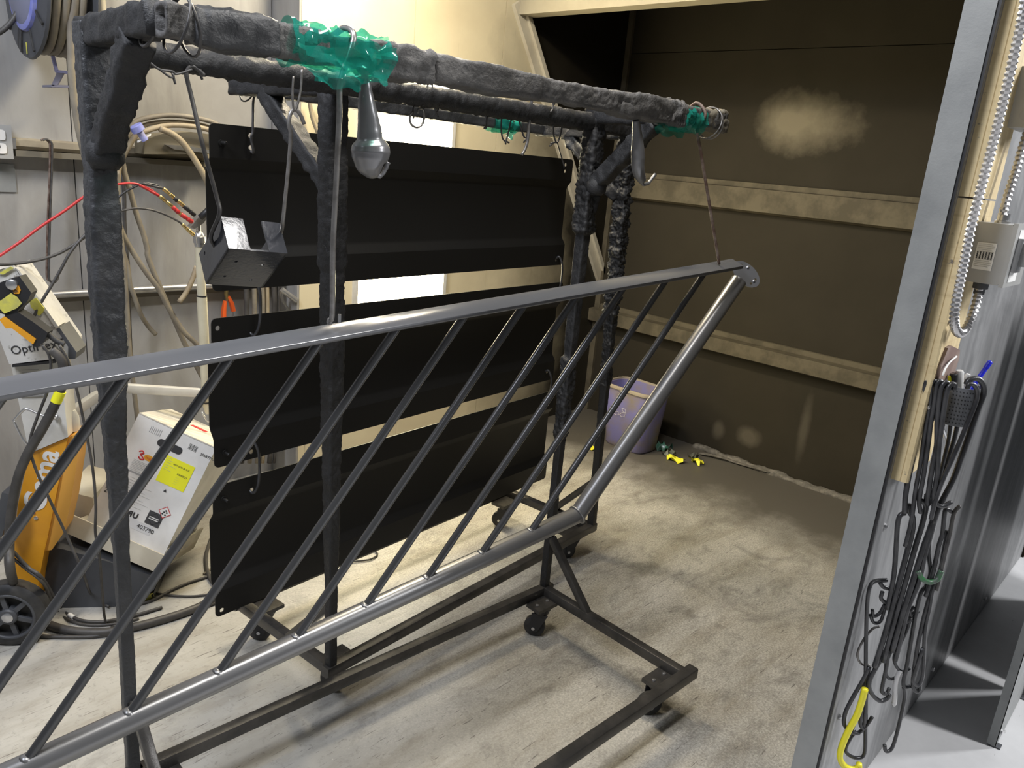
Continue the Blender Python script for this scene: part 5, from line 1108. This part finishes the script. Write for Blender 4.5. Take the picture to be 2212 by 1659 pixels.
# third tier, lower hooks traced one by one
hk([(700, 420), (660, 405), (645, 370), (690, 362), (600, 372), (566, 430), (552, 560), (546, 760), (544, 940), (540, 1180), (530, 1370), (490, 1420)], .372, .0036, lab="black hook with a squared shoulder and long straight shank beside the bundle", c=c10)
hk([(590, 565), (598, 610), (640, 590), (680, 525), (650, 640), (600, 655), (575, 600)], .378, .0030, lab="small black hook with its tip bent up inside the bundle's left loop", c=c10)
hk([(660, 440), (650, 490), (700, 520), (740, 470), (735, 540), (700, 565), (720, 550)], .370, .0034, lab="short black hook with a doubled tip wedged in the bundle", c=c10)
hk([(640, 680), (590, 700), (525, 780), (487, 870), (505, 930), (545, 952), (570, 948)], .385, .0022, m_wirel, 'thin grey wire hook bowed out beside the hook bundle', c=c10)
hk([(1110, 20), (1080, 180), (1060, 290), (1000, 430), (940, 640), (895, 860), (872, 1040), (872, 1100), (893, 1132), (915, 1115), (918, 1082)], .352, .0036, lab="black hook with a narrow looped foot hanging below the green hook end", c=c10)
hk([(1055, 330), (1010, 420), (985, 560), (955, 700), (945, 900), (935, 1030), (905, 1090), (870, 1060), (885, 990), (940, 830)], .346, .0034, lab="black hook with a teardrop loop hanging below the green hook end", c=c10)
hk([(960, 410), (925, 450), (890, 590), (860, 760), (830, 940), (805, 1060), (812, 1100), (850, 1098)], .358, .0036, lab="black hook with a small flat foot beside the teardrop loop", c=c10)
hk([(985, 60), (978, 180), (990, 280), (985, 340), (950, 430)], .360, .0034, lab="short black rod threaded through the green hook end", c=c10)
hk([(880, 545), (850, 575), (860, 610), (905, 580), (860, 600), (830, 700), (770, 830), (740, 900), (760, 965), (800, 995), (850, 970)], .364, .0030, lab="black hook with a bent crossbar and wide open foot behind the white hook", c=c10)
hk([(800, 580), (770, 720), (720, 850), (682, 950), (688, 1020), (718, 1046), (758, 1030)], .368, .0028, lab="thin black hook with a shallow open foot left of the white hook", c=c10)
hk([(860, 630), (800, 660), (770, 680), (730, 770), (640, 920), (570, 1060), (582, 1140), (640, 1195), (690, 1180), (708, 1148)], .360, .0040, lab="thick black hook with the widest round foot of the bundle", c=c10)
hk([(740, 730), (705, 770), (690, 940), (662, 1080), (655, 1135), (690, 1142), (706, 1108)], .356, .0034, lab="black hook with a tight curled foot beside the wide round foot", c=c10)
hk([(806, 1100), (815, 1160), (790, 1290), (748, 1460), (718, 1532), (682, 1542), (674, 1500)], .372, .0034, lab="lone black hook hanging lowest near the floor with a flat tip", c=c10)
hk([(570, 960), (520, 1060), (450, 1180), (402, 1280), (396, 1360), (438, 1408), (488, 1420)], .366, .0036, lab="black hook with a rounded foot curling over the yellow hook", c=c10)
hk([(548, 1120), (542, 1380), (536, 1555), (492, 1590), (432, 1572), (404, 1530), (440, 1450), (480, 1405)], .374, .0034, lab="black closed loop hook hanging beside the yellow hook", c=c10)
hk([(520, 1240), (505, 1340), (522, 1385), (552, 1360), (590, 1305)], .370, .0034, lab="short black hook with a slanting tip just above the closed loop", c=c10)
hk([(560, 980), (500, 1240), (440, 1400), (425, 1470)], .378, .0046, lab="thick black rod running straight down to the yellow hook", c=c10)
hk([(905, 300), (930, 350), (985, 376), (1040, 355), (1068, 296)], .336, .0046, m_greenring, 'green coated hook end curled round the hook bundle', c=c10)
hk([(785, 985), (765, 1020), (750, 1080), (742, 1205), (728, 1222)], .362, .0042, m_whook, 'short white coated hook hanging low in the hook bundle', c=c10)
o = [x for x in bpy.data.objects if x.name.startswith('wire_hook')][-1]
hk([(540, 1110), (515, 1200), (480, 1300), (425, 1400), (378, 1510), (366, 1590), (400, 1648), (455, 1668), (495, 1652), (498, 1630)], .350, .0058, m_yhook, 'bright yellow hook at the bottom of the hook bundle', c=c10)
# steel sheets standing outside the booth wall
for (x0_, x1_, y_, lab) in ((2.465, 2.835, .178, 'grey steel gate leaf with folded edge standing outside the booth'), (2.885, 3.70, .170, 'second grey steel gate leaf standing farther back outside the booth')):
    o = thing('gate_leaf', ((x0_ + x1_) / 2, y_, 0), lab, 'gate')
    mesh('sheet', box((x0_, y_ - .002, .004), (x1_, y_, 1.5)), m_strip, o)
    mesh('folded_edge', box((x0_, y_ - .002, .004), (x0_ + .003, y_ + .022, 1.5)), m_strip, o); mesh('folded_edge', box((x1_ - .003, y_ - .022, .004), (x1_, y_, 1.5)), m_strip, o)
    mesh('bolt', lathe((x0_ + .02, y_ - .002, .05), (0, -1, 0), [(0, .008), (.004, .008)], 8), m_zinc, o)
    mesh('foot', box((x0_ + .002, y_ - .014, 0), (x0_ + .03, y_ + .02, .004)), m_dgrey, o)
    mesh('foot', box((x1_ - .03, y_ - .02, 0), (x1_ - .002, y_ + .014, .004)), m_dgrey, o)
